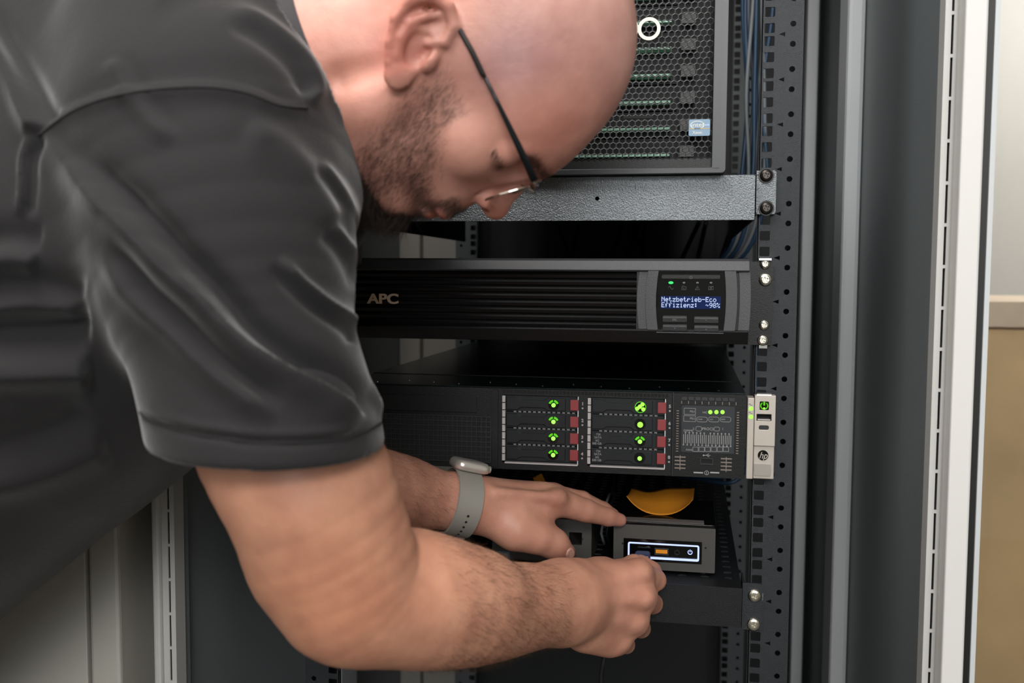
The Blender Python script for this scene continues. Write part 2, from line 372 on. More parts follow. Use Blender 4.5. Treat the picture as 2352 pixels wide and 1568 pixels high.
# ring logo
p = at(1491, 66, Yf-.002); ro, ri = .0112, .0078
b = MB(O).plate(circ(p.x, p.z, ro, 40), [circ(p.x, p.z, ri, 40)], Yf-.0022, Yf-.0002)
b.build('ring_logo', M['whitelogo'], sv)
p2 = at(1441, 66, Yf-.002)
MB(O).plate(circ(p2.x, p2.z, ro, 40), [circ(p2.x, p2.z, ri, 40)], Yf-.0020, Yf-.0001).build('ring_logo', M['whitelogo'], sv)
x0, x1, za, zb2 = frame(1582, 274, 1631, 312, Yf-.001)
st = MB(O).prism(rrect(x0, x1, za, zb2, .0015), Yf-.0012, Yf-.0002).build('sticker', M['sticker'], sv); tag(st, 'blue badge with gold line')
text('lettering', 'intel', .0058, (x0+.0083, Yf-.0013, zb2-.0055), M['whitelogo'], st, .0001, sx=1.2, org=O)
text('lettering', 'inside', .0026, (x0+.0172, Yf-.0013, zb2-.0055), M['lcdt'], st, .0001, org=O)
text('lettering', 'Xeon', .0042, (x0+.0083, Yf-.0013, za+.0032), M['whitelogo'], st, .0001, org=O)
n = 24; el = lambda r1, r2: [(x0+.0083+r1*math.cos(2*math.pi*i/n), zb2-.0055+r2*math.sin(2*math.pi*i/n)) for i in range(n)]
MB(O).plate(el(.0070, .0040), [el(.0064, .0034)], Yf-.0014, Yf-.0012).build('oval', M['whitelogo'], st)
MB(O).box(x0+.0005, x1-.0005, Yf-.0014, Yf-.0012, za+.0068, za+.0074).build('gold_line', M['stickery'], st)

# ------------------------------------------------------------------ the 2U power supply unit
up = thing('power_backup_unit', 'black rack power backup unit with slatted front and small blue screen', 'power unit', (0, .2, ZB-.267))
O = tuple(up.location); Yu = -.045
zt = at(1300, 598, Yu).z; zb_ = at(1300, 784, Yu).z; XR = .2155
zc1 = at(1300, 622, Yu).z; zc0 = at(1300, 752, Yu).z
lx1 = at(1463, 690, Yu).x; dx0, dx1 = at(1512, 690, Yu).x, at(1666, 690, Yu).x
px0, px1 = at(1487, 690, Yu).x, at(1714, 690, Yu).x
# sloped top band and bottom band as one profile swept along x, with a recess between
prof_t = [(Yu+.010, zt+.0022), (Yu+.001, zt), (Yu-.004, zc1+.0012), (Yu-.002, zc1-.0005), (Yu+.012, zc1-.0005), (Yu+.012, zt+.0022)]
prof_b = [(Yu+.012, zb_), (Yu+.002, zb_), (Yu-.001, zb_+.006), (Yu-.004, zc0-.0015), (Yu-.0025, zc0), (Yu+.012, zc0)]
for pr, nm in ((prof_t, 'top_band'), (prof_b, 'bottom_band')):
    b = MB(O); n = len(pr); b.add([(-XR, y, z) for y, z in pr]+[(XR, y, z) for y, z in pr], [(i, (i+1) % n, n+(i+1) % n, n+i) for i in range(n)]+[tuple(range(n)), tuple(range(n, 2*n))[::-1]])
    b.build(nm, M['bezel_soft'] if nm == 'top_band' else M['bezel'], up, bevel=.0005)
MB(O).box(-XR+.001, XR-.001, Yu+.012, .60, zb_+.001, zt+.001).build('case', M['black'], up)
# left louvre field: slats with dark gaps
fl = MB(O).box(-.2145, lx1+.004, Yu+.0085, Yu+.012, zc0-.001, zc1+.001).build('louvre_backing', M['slotdark'], up)
ns = 8; hgt = (zc1-zc0)/ns
for i in range(ns):
    zc = zc1-hgt*(i+.5)
    b = MB(O); pr = [(Yu-.0005, zc-.0002), (Yu+.0012, zc-.0034), (Yu+.0075, zc-.0020), (Yu+.0075, zc+.0010), (Yu+.0012, zc+.0014)]
    n = len(pr); b.add([(-.212, y, z) for y, z in pr]+[(lx1-.0005, y, z) for y, z in pr], [(j, (j+1) % n, n+(j+1) % n, n+j) for j in range(n)]+[tuple(range(n)), tuple(range(n, 2*n))[::-1]])
    b.build('slat', M['bezel'], up)
MB(O).box(lx1-.0004, lx1+.0085, Yu-.001, Yu+.012, zc0, zc1).build('louvre_frame', M['bezel'], up)
# curved pillars
def pillar(xa, xb, bow, m, nm, y0=Yu-.0042, y1=Yu+.012):
    L = [];  n = 10
    for i in range(n+1):
        t = i/n*2-1; L.append((xa+bow*(1-t*t), zc0-.0006+(zc1-zc0+.0012)*i/n))
    Rr_ = []
    for i in range(n+1):
        t = 1-i/n*2; Rr_.append((xb+bow*(1-t*t), zc1+.0006-(zc1-zc0+.0012)*i/n))
    return MB(O).prism(L+Rr_, y0, y1).build(nm, m, up)
a1 = at(1478, 690, Yu).x; a2 = at(1508, 690, Yu).x
pillar(a1+.0045, a2+.0018, -.0022, M['bezel_soft'], 'pillar')
pillar(a1-.004, a1+.0065, -.0022, M['bezel_soft'], 'pillar', Yu-.0012)
b1, b2, b3, b4 = [at(v, 690, Yu).x for v in (1664, 1690, 1696, 1714)]
pillar(b1-.0005, b2-.0005, .0018, M['bezel_soft'], 'pillar'); pillar(b2, b3+.001, .0018, M['bezel'], 'pillar_gap', Yu+.001)
pillar(b3, b4+.003, .0012, M['bezel_soft'], 'pillar', Yu-.001)
# control panel
cp = MB(O).box(a2+.0005, b1+.001, Yu-.0015, Yu+.012, zc0-.002, zc1+.001).build('control_panel', M['gloss'], up)
MB(O).box(a2+.0005, b1-.0005, Yu-.0050, Yu-.0030, zc0-.0035, zc0-.0026).build('panel_sill', M['bezel_soft'], up)
Yp = Yu-.0015
def pb(px0, py0, px1, py1, y0, y1, name, m, par, r=0):
    x0, x1, z0, z1 = frame(px0, py0, px1, py1, Yp)
    bb = MB(O); bb.prism(rrect(x0, x1, z0, z1, r) if r else rect(x0, x1, z0, z1), y0, y1); return bb.build(name, m, par, bevel=.0004)
pb(1520, 631, 1654, 640, Yp-.0022, Yp, 'power_button', M['bezel'], cp, .0012)
x0, x1, za, zb2 = frame(1517, 627, 1658, 645, Yp)
MB(O).plate(rrect(x0, x1, za, zb2, .0015), [rrect(x0+.0007, x1-.0007, za+.0006, zb2-.0006, .001)], Yp-.0006, Yp).build('button_surround', M['gloss'], cp)
p = at(1587, 637, Yp); MB(O).plate(circ(p.x, p.z, .0014, 16), [circ(p.x, p.z, .0011, 16)], Yp-.0025, Yp-.0021).build('power_mark', M['printdim'], cp)
for i, px in enumerate((1541, 1571, 1602, 1633)):
    p = at(px, 649, Yp)
    MB(O).prism([(p.x+.0024*math.cos(t*.3927), p.z+.0013*math.sin(t*.3927)) for t in range(16)] if i == 0 else [(p.x+.0013*math.cos(t*.3927), p.z+.0008*math.sin(t*.3927)) for t in range(16)], Yp-.0005, Yp).build('indicator_light', M['ledgrn2'] if i == 0 else M['printdim'], cp)
    q = at(px, 661, Yp); b = MB(O); r = .00016; Y_ = Yp-.0003
    def seg(*pts): b.tube([(q.x+a, Y_, q.z+c) for a, c in pts], r, 6)
    if i == 0: seg(*[(-.0024+.0048*t/12, .0016*math.sin(t/12*2*math.pi)) for t in range(13)])
    elif i == 1: seg((-.002, -.0018), (-.002, .0012), (-.0008, .0020), (.0008, .0010), (.002, .0016), (.002, -.0018), (-.002, -.0018)); seg((-.001, 0), (.001, -.001))
    elif i == 2: seg((-.0022, -.0018), (0, .0020), (.0022, -.0018), (-.0022, -.0018)); seg((0, .001), (0, -.001))
    else: seg((-.0022, -.0018), (-.0022, .0014), (.0022, .0014), (.0022, -.0018), (-.0022, -.0018)); seg((-.001, -.001), (.001, .001)); seg((-.001, .001), (.001, -.001))
    b.build('indicator_icon', M['printdim'], cp)
lx0_, lx1_, lz0, lz1 = frame(1517, 680, 1656, 709, Yp)
lc = MB(O).box(lx0_, lx1_, Yp-.0006, Yp, lz0, lz1).build('screen', M['lcd'], cp); tag(lc, 'lit dark blue screen')
FONT = {'N': '8A CA AA 9A 8A 8A 8A', 'e': '00 00 70 88 F8 80 70', 't': '40 40 E0 40 40 48 30', 'z': '00 00 F8 10 20 40 F8', 'b': '80 80 B0 C8 88 88 F0', 'r': '00 00 B0 C8 80 80 80', 'i': '20 00 60 20 20 20 70', '-': '00 00 00 F8 00 00 00', 'E': 'F8 80 80 F0 80 80 F8', 'c': '00 00 70 80 80 88 70', 'o': '00 00 70 88 88 88 70', 'f': '30 48 40 E0 40 40 40', 'n': '00 00 B0 C8 88 88 88', ':': '00 60 60 00 60 60 00', '~': '00 00 40 A8 10 00 00', '9': '70 88 88 78 08 10 60', '8': '70 88 88 70 88 88 70', '%': 'C0 C8 10 20 40 98 18', ' ': '00 00 00 00 00 00 00'}
FONT['N'] = '88 C8 A8 98 88 88 88'
b = MB(O); cw = (lx1_-lx0_-.0016)/16; chh = (lz1-lz0-.0012)/2; dw = cw/6; dh = chh/8.3
for rr, line in enumerate(('Netzbetrieb-Eco', 'Effizienz:  ~98%')):
    for ci, ch in enumerate(line):
        for ry, hx in enumerate(FONT[ch].split()):
            v = int(hx, 16)
            for cxi in range(5):
                if v >> (7-cxi) & 1:
                    x = lx0_+.0011+ci*cw+cxi*dw; z = lz1-.0008-rr*chh-ry*dh
                    b.add([(x, Yp-.0008, z-dh*.92), (x+dw*.95, Yp-.0008, z-dh*.92), (x+dw*.95, Yp-.0008, z), (x, Yp-.0008, z)], [(0, 1, 2, 3)])
b.build('screen_text', M['lcdt'], lc)
for (u0, v0, u1, v1, mk) in ((1522, 725, 1578, 739, 'ESC'), (1522, 745, 1578, 759, '<'), (1594, 727, 1650, 741, '^'), (1594, 747, 1650, 761, 'v')):
    bt = pb(u0, v0, u1, v1, Yp-.0028, Yp, 'button', M['bezel'], cp, .001)
    x0, x1, za, zb2 = frame(u0, v0, u1, v1, Yp)
    MB(O).box(x0+.0005, x1-.0005, Yp-.0031, Yp-.0027, zb2-.0023, zb2-.0006).build('button_ridge', M['bezel_soft'], bt)
    text('button_mark', mk, .0028, ((x0+x1)/2, Yp-.0031, (za+zb2)/2-.0008), M['printdim'], bt, .0002, org=O)
# maker's letters on the louvres
x0, x1, za, zb2 = frame(845, 676, 915, 698, Yu-.003)
text('lettering', 'APC', (zb2-za)*1.42, ((x0+x1)/2, Yu-.0028, (za+zb2)/2), M['gold'], up, .0012, sx=1.25, bold=.0004, org=O)
for sx in (-1, 1):
    e0, e1 = sorted((sx*.2165, sx*.2413)); ze0, ze1 = ZB-.3108, ZB-.2262
    b = MB(O).prism(rrect(e0, e1, ze0, ze1, .0015), -.0055, -.0025)
    x0, x1 = sorted((sx*.2165, sx*.2185)); b.box(x0, x1, -.005, .05, ze0, ze1)
    ear = b.build('mounting_ear', M['bezel'], up)
    for j, (px, py, r) in enumerate(((1757, 606, .0052), (1758, 642, .0066), (1755, 746, .0052), (1752, 781, .0056))):
        p = at(px, py, -.006); screw((sx*p.x, p.z), -.0056, r, ear, M['screw'], O)
    if sx > 0:
        p = at(1757, 596, -.005); MB(O).box(p.x-.006, p.x+.006, -.010, .002, p.z-.0008, p.z+.0012).build('cage_nut', M['chrome'], ear)
        p = at(1752, 797, 0); MB(O).box(p.x-.004, p.x+.004, -.004, .002, p.z-.001, p.z+.003).build('cage_nut', M['chrome'], ear)

# ------------------------------------------------------------------ the 2U server with its eight drives
hp = thing('drive_server', 'black rack server with eight lit drives and a silver latch', 'server', (0, .2, ZB-.405))
O = tuple(hp.location); Yh = -.012
zt = at(1400, 896, Yh).z; zb_ = at(1400, 1090, Yh).z
zt = ZB-.3606; zb_ = ZB-.4478
MB(O).box(-.2165, .2165, Yh+.006, .66, zb_, zt).build('case', M['chassis'], hp)
b = MB(O); xs_ = [.19-i*.031 for i in range(13)]
for i, x in enumerate(xs_):
    b.disc((x, 0), .0012, 0, .0006, 8)
for i, v in enumerate(b.v):                       # rivets lie flat on the lid near the front edge
    v.y, v.z = (v.z-(0-O[2])) + (.012+.01*(i//16 % 3)) - O[1], (v.y-(0-O[1])) + zt - O[2]
b.build('lid_rivet', M['chrome'], hp)
MB(O).box(-.2165, .2165, .10, .1012, zt, zt+.0006).build('lid_seam', M['black'], hp)
def hb(px0, py0, px1, py1, y0, y1, name, m, par, r=0, bev=0, Y=Yh):
    x0, x1, z0, z1 = frame(px0, py0, px1, py1, Y)
    return MB(O).prism(rrect(x0, x1, z0, z1, r) if r else rect(x0, x1, z0, z1), y0, y1).build(name, m, par, bevel=bev)
# face frame with bays
xc0 = at(1147, 980, Yh).x; xc1 = at(1543, 990, Yh).x; xcm0, xcm1 = at(1330, 980, Yh).x, at(1345, 980, Yh).x
cage = [(at(1154, 980, Yh).x, at(1328, 980, Yh).x, 910, 1071), (at(1350, 980, Yh).x, at(1528, 980, Yh).x, 917, 1079)]
bays = [rect(c[0], c[1], ZB-.4405, ZB-.3680) for c in cage]
bez = MB(O).plate(rect(-.2165, at(1543, 990, Yh).x, zb_, zt-.0008), bays, Yh-.001, Yh+.006).build('face_frame', M['bezel'], hp)
# left optical bay and mesh
hb(700, 905, 1096, 940, Yh-.003, Yh-.001, 'disc_bay_cover', M['bezel'], hp, .001, .0005)
x0, x1, z0, z1 = frame(860, 960, 1128, 1075, Yh-.002); x0 = -.205; z1 = ZB-.392; z0 = ZB-.441
b = MB(O); n1 = int((x1-x0)/.0052); n2 = 9
for i in range(n1+1): xx = x0+(x1-x0)*i/n1; b.box(xx-.0005, xx+.0005, Yh-.0032, Yh-.0022, z0, z1)
for i in range(n2+1): zz = z0+(z1-z0)*i/n2; b.box(x0, x1, Yh-.0036, Yh-.0026, zz-.0006, zz+.0006)
b.build('vent_mesh', mat('vent_mesh_dark', '252729', .45, .3), hp); MB(O).box(x0, x1, Yh-.0022, Yh-.0008, z0, z1).build('vent_backing', M['slotdark'], hp)
MB(O).box(at(1131, 980, Yh).x, at(1145, 980, Yh).x, Yh-.003, Yh, zb_+.002, zt-.002).build('divider', M['bezel'], hp)
# top vent dashes
b = MB(O)
for i in range(46):
    x = xc0+.004+i*.0038
    if x < xc1-.004: b.box(x, x+.0026, Yh-.0014, Yh-.0008, zt-.0052, zt-.0022)
b.build('top_vents', M['slotdark'], hp)
dn = 1
for ci, (c0, c1, pt, pbm) in enumerate(cage):
    ztop, zbot = ZB-.3680, ZB-.4405; dhh = (ztop-zbot-.0018)/4
    sl = MB(O)
    nn = 9
    for i in range(nn):
        za = zbot+.002+(ztop-zbot-.002)*i/nn; sl.box(c0, c0+.0032, Yh-.0015, Yh+.004, za, za+(ztop-zbot-.002)/nn-.0010)
    sl.build('cage_side_strip', M['strip'], hp)
    MB(O).box(c0+.003, c1, Yh-.0025, Yh+.004, zbot-.0008, zbot+.0008).build('cage_bottom_strip', M['strip'], hp)
    MB(O).box(c1-.0006, c1+.0004, Yh-.0015, Yh+.004, zbot, ztop).build('cage_edge', M['midgrey'], hp)
    for k in range(4):
        zc = ztop-dhh*(k+.5)-.0002; xa, xb = c0+.004, c1-.002; h2 = dhh/2-.0022
        xl_ = xa+.52*(xb-xa)+.012           # LED centre
        cad = MB(O).box(xa, xb, Yh+.002, Yh+.05, zc-dhh/2+.0006, zc+dhh/2-.0006).build('drive', M['caddy'], hp)
        # handle: wide left block, narrow bar, block under the lamp
        xt = xl_+.0125
        pl = [(xa+.0005, zc-h2), (xa+.012, zc-h2), (xa+.016, zc-h2+.0028), (xl_-.010, zc-h2+.0028), (xl_-.007, zc-h2), (xt, zc-h2), (xt, zc+h2), (xl_-.007, zc+h2), (xl_-.010, zc+h2-.0028), (xa+.016, zc+h2-.0028), (xa+.012, zc+h2), (xa+.0005, zc+h2)]
        MB(O).prism(pl, Yh-.0010, Yh+.002).build('drive_handle', M['caddy'], cad, bevel=.0004)
        hot = ci == 1 and k < 2; small = ci == 1 and k in (1, 3)
        MB(O).disc((xl_, zc), .0058, Yh-.0016, Yh-.0010, 24).build('lamp_disc', M['gloss'], cad)
        if ci == 1 and k == 0:
            b = MB(O)
            for a in (55, 205, 325): b.disc((xl_+.0036*math.cos(math.radians(a)), zc+.0036*math.sin(math.radians(a))), .0021, Yh-.0022, Yh-.0015, 12)
            b.disc((xl_-.0006, zc+.0006), .0022, Yh-.0024, Yh-.0015, 12); b.build('drive_lamp', M['ledgw'], cad)
            MB(O).plate(circ(xl_, zc, .0059, 24), [circ(xl_, zc, .0052, 24)], Yh-.0021, Yh-.0014).build('lamp_ring', M['ledg'], cad)
        else:
            MB(O).disc((xl_, zc-.0006), .0030 if (ci == 1 and k == 1) else .0023, Yh-.0022, Yh-.0015, 14).build('drive_lamp', M['ledgw'] if (ci == 1 and k == 1) else M['ledgb'], cad)
            if not small:
                b = MB(O)
                for a0, a1_ in ((20, 82), (98, 160)):
                    o_ = [(xl_+.0056*math.cos(math.radians(a0+(a1_-a0)*i/8)), zc-.0006+.0056*math.sin(math.radians(a0+(a1_-a0)*i/8))) for i in range(9)]
                    i_ = [(xl_+.0034*math.cos(math.radians(a1_-(a1_-a0)*i/8)), zc-.0006+.0034*math.sin(math.radians(a1_-(a1_-a0)*i/8))) for i in range(9)]
                    b.prism(o_+i_, Yh-.0021, Yh-.0015)
                b.build('lamp_arc', M['ledg'], cad)
        xr_ = xt+.0052; MB(O).box(xr_-.001, xr_+.0102, Yh-.0014, Yh+.002, zc-.0070, zc+.0070).build('button_frame', M['bezel'], cad)
        MB(O).box(xr_, xr_+.0088, Yh-.0026, Yh-.0010, zc-.0056, zc+.0056).build('release_button', M['red'], cad, bevel=.0004)
        if k:                                  # little vents between the drives
            b = MB(O); zz = zc+dhh/2
            for i in range(13):
                x = xa+.008+i*.0052
                if x < xb-.004: b.box(x, x+.0030, Yh+.0006, Yh+.0018, zz-.0008, zz+.0008)
            b.build('vent_dashes', M['printdim'], cad)
        if ci == 1 and k > 1:
            for j, s_ in enumerate(('72K', 'SATA', '6G', '500 GB')):
                text('printed_text', s_, .0032, (xa+.0075-.0006*j, Yh-.0011, zc+.0052-j*.0032), M['print'], cad, .0001, org=O)
        xx = c1+.0046 if ci == 0 else c1+.0044
        text('bay_number', str(dn), .0046, (xx, Yh-.0016, zc+.0016), M['print'], hp, .0001, bold=.0002, org=O)
        MB(O).disc((xx, zc-.0030), .0010, Yh-.0018, Yh-.001, 10).build('bay_dot', M['print'], hp); dn += 1
# right module with the printed status panel
rx0, rx1, rz0, rz1 = frame(1546, 900, 1712, 1098, Yh)
MB(O).box(rx0, .2168, Yh-.001, Yh+.006, zb_, zt-.0008).build('status_module', M['bezel'], hp)
MB(O).box(rx0-.0008, rx0, Yh-.002, Yh, zb_, zt).build('module_edge', M['bezel_edge'], hp)
b = MB(O)
for i in range(8):
    x = at(1566+i*15.6, 914, Yh).x; z = at(1600, 915, Yh).z
    b.box(x, x+.0052, Yh-.0016, Yh-.0009, z-.0016, z+.0016)
b.build('module_vents', M['bezel_edge'], hp)
b = MB(O)
for i in range(9):
    x = at(1565+i*15.6, 923, Yh).x; z = at(1600, 923, Yh).z; b.box(x, x+.0007, Yh-.0018, Yh-.0009, z-.0020, z+.0010)
for i in range(17):
    z = at(1600, 944+i*5.8, Yh).z
    for px in (1556, 1694): x = at(px, 990, Yh).x; b.box(x-.0012, x+.0012, Yh-.0018, Yh-.0009, z-.0004, z+.0004)
for pxs in (1562, 1668):
    for i in range(4):
        z = at(1600, 1050+i*8.5, Yh).z
        x = at(pxs, 1060, Yh).x; b.box(x-.0055, x+.0055, Yh-.0018, Yh-.0009, z-.0006, z+.0006)
    x = at(pxs, 1060, Yh).x; b.box(x-.0004, x+.0004, Yh-.002, Yh-.0009, at(1600, 1080, Yh).z, at(1600, 1046, Yh).z)
b.build('vent_bars', mat('vent_bar', '8a8078', .4, .5), hp)
lx0, lx1, lz0, lz1 = frame(1565, 932, 1687, 1040, Yh-.002)
lab = MB(O).prism(rrect(lx0, lx1, lz0, lz1, .0015), Yh-.0022, Yh-.001).build('status_label', M['label'], hp)
Yl = Yh-.0024
b = MB(O); tw = .00022
def orect(px0, py0, px1, py1, r=.0004, t=.00035):
    x0, x1, z0, z1 = frame(px0, py0, px1, py1, Yl)
    b.plate(rrect(x0, x1, z0, z1, r, 3), [rrect(x0+t, x1-t, z0+t, z1-t, max(r-t, .0001), 3)], Yl, Yl+.0002)
orect(1571, 937, 1598, 952); orect(1570, 954, 1598, 968)
for q in (1600, 1627, 1654): orect(q, 957, q+25, 969, .0022)
orect(1598, 979, 1612, 990, .0016); orect(1640, 980, 1653, 990, .0016)
for i in range(6): orect(1591+i*14, 1026, 1591+i*14+13, 1037)
for q0 in (1570, 1627):
    for i in range(13):
        x = at(q0+i*4.3, 1008, Yl).x; za, zb2 = at(1600, 1022 if i % 2 == 0 else 1018, Yl).z, at(1600, 994 if i % 2 else 998, Yl).z
        b.box(x-.0003, x+.0003, Yl, Yl+.0002, za, zb2)
        b.disc((x, za if i % 2 == 0 else zb2), .0008, Yl, Yl+.0002, 8)
b.build('panel_print', M['print'], lab)
for s_, px, py, sz in (('PROCS', 1626, 985, .0038), ('DIMMS', 1581, 989, .0032), ('2', 1593, 985, .0034), ('1', 1660, 985, .0034), ('PSU', 1590, 945, .0030), ('PSU', 1590, 961, .0030), ('NIC', 1619, 947, .0028), ('FANS', 1583, 1033, .0028), ('TEMP', 1608, 963, .0020), ('ILO', 1634, 963, .0020), ('MEM', 1661, 963, .0020)):
    p = at(px, py, Yl); text('printed_text', s_, sz, (p.x, Yl, p.z), M['print'], lab, .0001, org=O)
for px in (1631.5, 1645.5, 1659.5):
    p = at(px, 946, Yl); MB(O).disc((p.x, p.z), .0021, Yl-.0006, Yl, 14).build('indicator_light', M['ledgw'], lab)
# usb port, slide tab
x0, x1, z0, z1 = frame(1608, 1051, 1638, 1066, Yh)
us = MB(O).plate(rrect(x0, x1, z0, z1, .0006), [rect(x0+.0008, x1-.0008, z0+.0014, z1-.0008)], Yh-.0022, Yh-.0008).build('usb_port', M['bezel_edge'], hp)
MB(O).box(x0+.0012, x1-.0012, Yh-.0020, Yh-.0008, z0+.0003, z0+.0013).build('contact_tongue', M['strip'], us)
MB(O).box(x0+.0008, x1-.0008, Yh-.0012, Yh-.0008, z0+.0014, z1-.0008).build('port_opening', M['slotdark'], us)
p = at(1624, 1045, Yh); b = MB(O); b.tube([(p.x-.0035, Yh-.0012, p.z), (p.x+.0035, Yh-.0012, p.z)], .0003, 6); b.disc((p.x-.0035, p.z), .0008, Yh-.0015, Yh-.001, 10); b.tube([(p.x-.001, Yh-.0012, p.z), (p.x+.0008, Yh-.0012, p.z+.0014), (p.x+.002, Yh-.0012, p.z+.0014)], .0003, 6); b.tube([(p.x, Yh-.0012, p.z), (p.x+.001, Yh-.0012, p.z-.0012), (p.x+.0022, Yh-.0012, p.z-.0012)], .0003, 6)
b.build('usb_mark', M['print'], hp)
b = MB(O); 
for u0, u1 in ((1593, 1615), (1631, 1652)): x0, x1, z0, z1 = frame(u0, 1083, u1, 1086, Yh); b.box(x0, x1, Yh-.0016, Yh-.0008, z0, z1)
p = at(1623, 1085, Yh); b.plate(circ(p.x, p.z, .0023, 16), [circ(p.x, p.z, .0018, 16)], Yh-.0014, Yh-.0008); b.box(p.x-.0003, p.x+.0003, Yh-.0014, Yh-.0008, p.z-.001, p.z+.001)
b.build('pull_tab_mark', M['print'], hp)
# silver latch ears
Ye = -.022
for sx in (1, -1):
    if sx > 0: x0, x1, z0, z1 = frame(1716, 914, 1731, 1100, Ye); X0, X1, Z0, Z1 = frame(1732, 908, 1780, 1101, Ye)
    else: x0, x1 = sorted((-x0, -x1)); X0, X1 = sorted((-X0, -X1))
    MB(O).box(x0, x1, Ye+.0010, 0, z0, z1).build('latch_inner', M['silver'], hp, bevel=.0006)
    zs = at(1755, 1024, Ye).z
    b = MB(O)
    holes = []
    if sx > 0:
        h1 = frame(1745, 922, 1766, 942, Ye); h2 = frame(1738, 951, 1772, 967, Ye); h3 = frame(1743, 977, 1766, 987, Ye)
        holes = [rrect(*h1, .001), rect(*h2), rrect(*h3, .0018)]
    ub = MB(O).plate(rect(X0, X1, zs, Z1), holes, Ye, Ye+.012).build('latch_block', M['silver'], hp, bevel=.0008)
    lb = MB(O).box(X0, X1, Ye+.003, Ye+.014, Z0, zs-.0005).build('latch_lever', M['silver'], hp, bevel=.0008)
    MB(O).box(X0+.001, X1-.001, Ye+.010, -.003, Z0+.001, Z1-.001).build('latch_back', M['black'], hp)
    MB(O).box(X0+.002, X1-.004, Ye+.004, -.004, Z1, Z1+.0016).build('latch_top', M['chrome'], hp)
    if sx < 0: continue
    MB(O).box(h1[0], h1[1], Ye+.0015, Ye+.009, h1[2], h1[3]).build('power_button', M['gloss'], ub)
    cx, cz = (h1[0]+h1[1])/2, (h1[2]+h1[3])/2
    b = MB(O); arc = [(cx+.0034*math.cos(math.radians(125+290*i/20)), Ye+.0012, cz+.0034*math.sin(math.radians(125+290*i/20))) for i in range(21)]; b.tube(arc, .0006, 6)
    b.tube([(cx, Ye+.0012, cz+.0004), (cx, Ye+.0012, cz+.0040)], .0009, 8); b.build('power_symbol', M['ledg'], ub)
    MB(O).disc((cx, cz-.0026), .0011, Ye+.0004, Ye+.001, 10).build('power_glow', M['ledgw'], ub)
    MB(O).box(h2[0], h2[1], Ye+.008, Ye+.010, h2[2], h2[3]).build('port_back', M['slotdark'], ub)
    MB(O).box(h2[0]+.001, h2[1]-.001, Ye+.001, Ye+.009, h2[2]+.0006, h2[2]+.0018).build('port_tongue', M['strip'], ub)
    MB(O).box(h3[0], h3[1], Ye+.0012, Ye+.008, h3[2], h3[3]).build('id_button', M['label'], ub)
    for py in (938.5, 957.5):
        p = at(1725, py, Ye); MB(O).prism(circ(p.x, p.z, .0022, 10), Ye+.0004, Ye+.001).build('indicator_light', M['ledgw'], hp)
        q = at(1724, py-9, Ye); bb = MB(O).tube([(q.x-.002, Ye+.0009, q.z), (q.x-.0006, Ye+.0009, q.z+.001), (q.x+.0006, Ye+.0009, q.z-.001), (q.x+.002, Ye+.0009, q.z)], .0002, 5); bb.build('indicator_icon', M['slotdark'], hp)
    lg = frame(1741, 1034, 1764, 1056, Ye+.003); cx, cz = (lg[0]+lg[1])/2, (lg[2]+lg[3])/2
    lo = MB(O).disc((cx, cz), .0052, Ye+.0022, Ye+.0032, 32).build('round_logo', M['gloss'], lb); tag(lo, 'black disc with silver letters')
    text('lettering', 'hp', .0098, (cx, Ye+.0021, cz-.0004), M['silver'], lo, .0002, shear=.35, sx=.82, org=O)
    t4 = frame(1732, 1065, 1770, 1092, Ye+.003); MB(O).prism(rrect(t4[0], t4[1], t4[2], t4[3], .0012), Ye+.0016, Ye+.0032).build('push_pad', mat('latch_pad', '9c9690', .5, .2), lb, bevel=.0003)

# ------------------------------------------------------------------ lower shelf, mini computers, notes, cables
s2 = thing('rack_shelf', 'black perforated shelf carrying the mini computers', 'shelf', (0, .2, ZB-.58))
O = tuple(s2.location); zt, zb_ = ZB-.5590, ZB-.6000; ZS = zt
MB(O).prism(rrect(-.2165, .2165, zb_, zt, .001), -.022, -.020).build('front_lip', M['powder_shaded'], s2, bevel=.0006)
MB(O).box(-.216, .216, -.020, -.0, zt-.002, zt).box(-.216, .216, .56, .60, zt-.002, zt).build('tray_edge', M['black'], s2)
b = MB(O); st_ = .024; x = -.216
while x < .2159:
    y = 0
    while y < .559:
        c_, d_ = x+st_/2+(0), y+st_*.83/2
        yy1 = min(.56, y+.02)
        hol = [(x+st_/2+.006*math.cos(t*math.pi/4), (y+yy1)/2+.0035*math.sin(t*math.pi/4)) for t in range(8)]
        n0 = len(b.v); loops = [[Vector((x, y, 0)), Vector((min(x+st_, .216), y, 0)), Vector((min(x+st_, .216), yy1, 0)), Vector((x, yy1, 0))], [Vector((*p, 0)) for p in hol]]
        tri = tessellate_polygon(loops); pts = [p for L in loops for p in L]
        b.add([(p.x, p.y, zt) for p in pts], tri)
        b.add([(p[0], p[1], zt) for p in hol]+[(p[0], p[1], zt-.0015) for p in hol], [(i, (i+1) % 8, 8+(i+1) % 8, 8+i) for i in range(8)])
        y += .02
    x += st_
b.build('perforated_tray', M['powder_shaded'], s2)
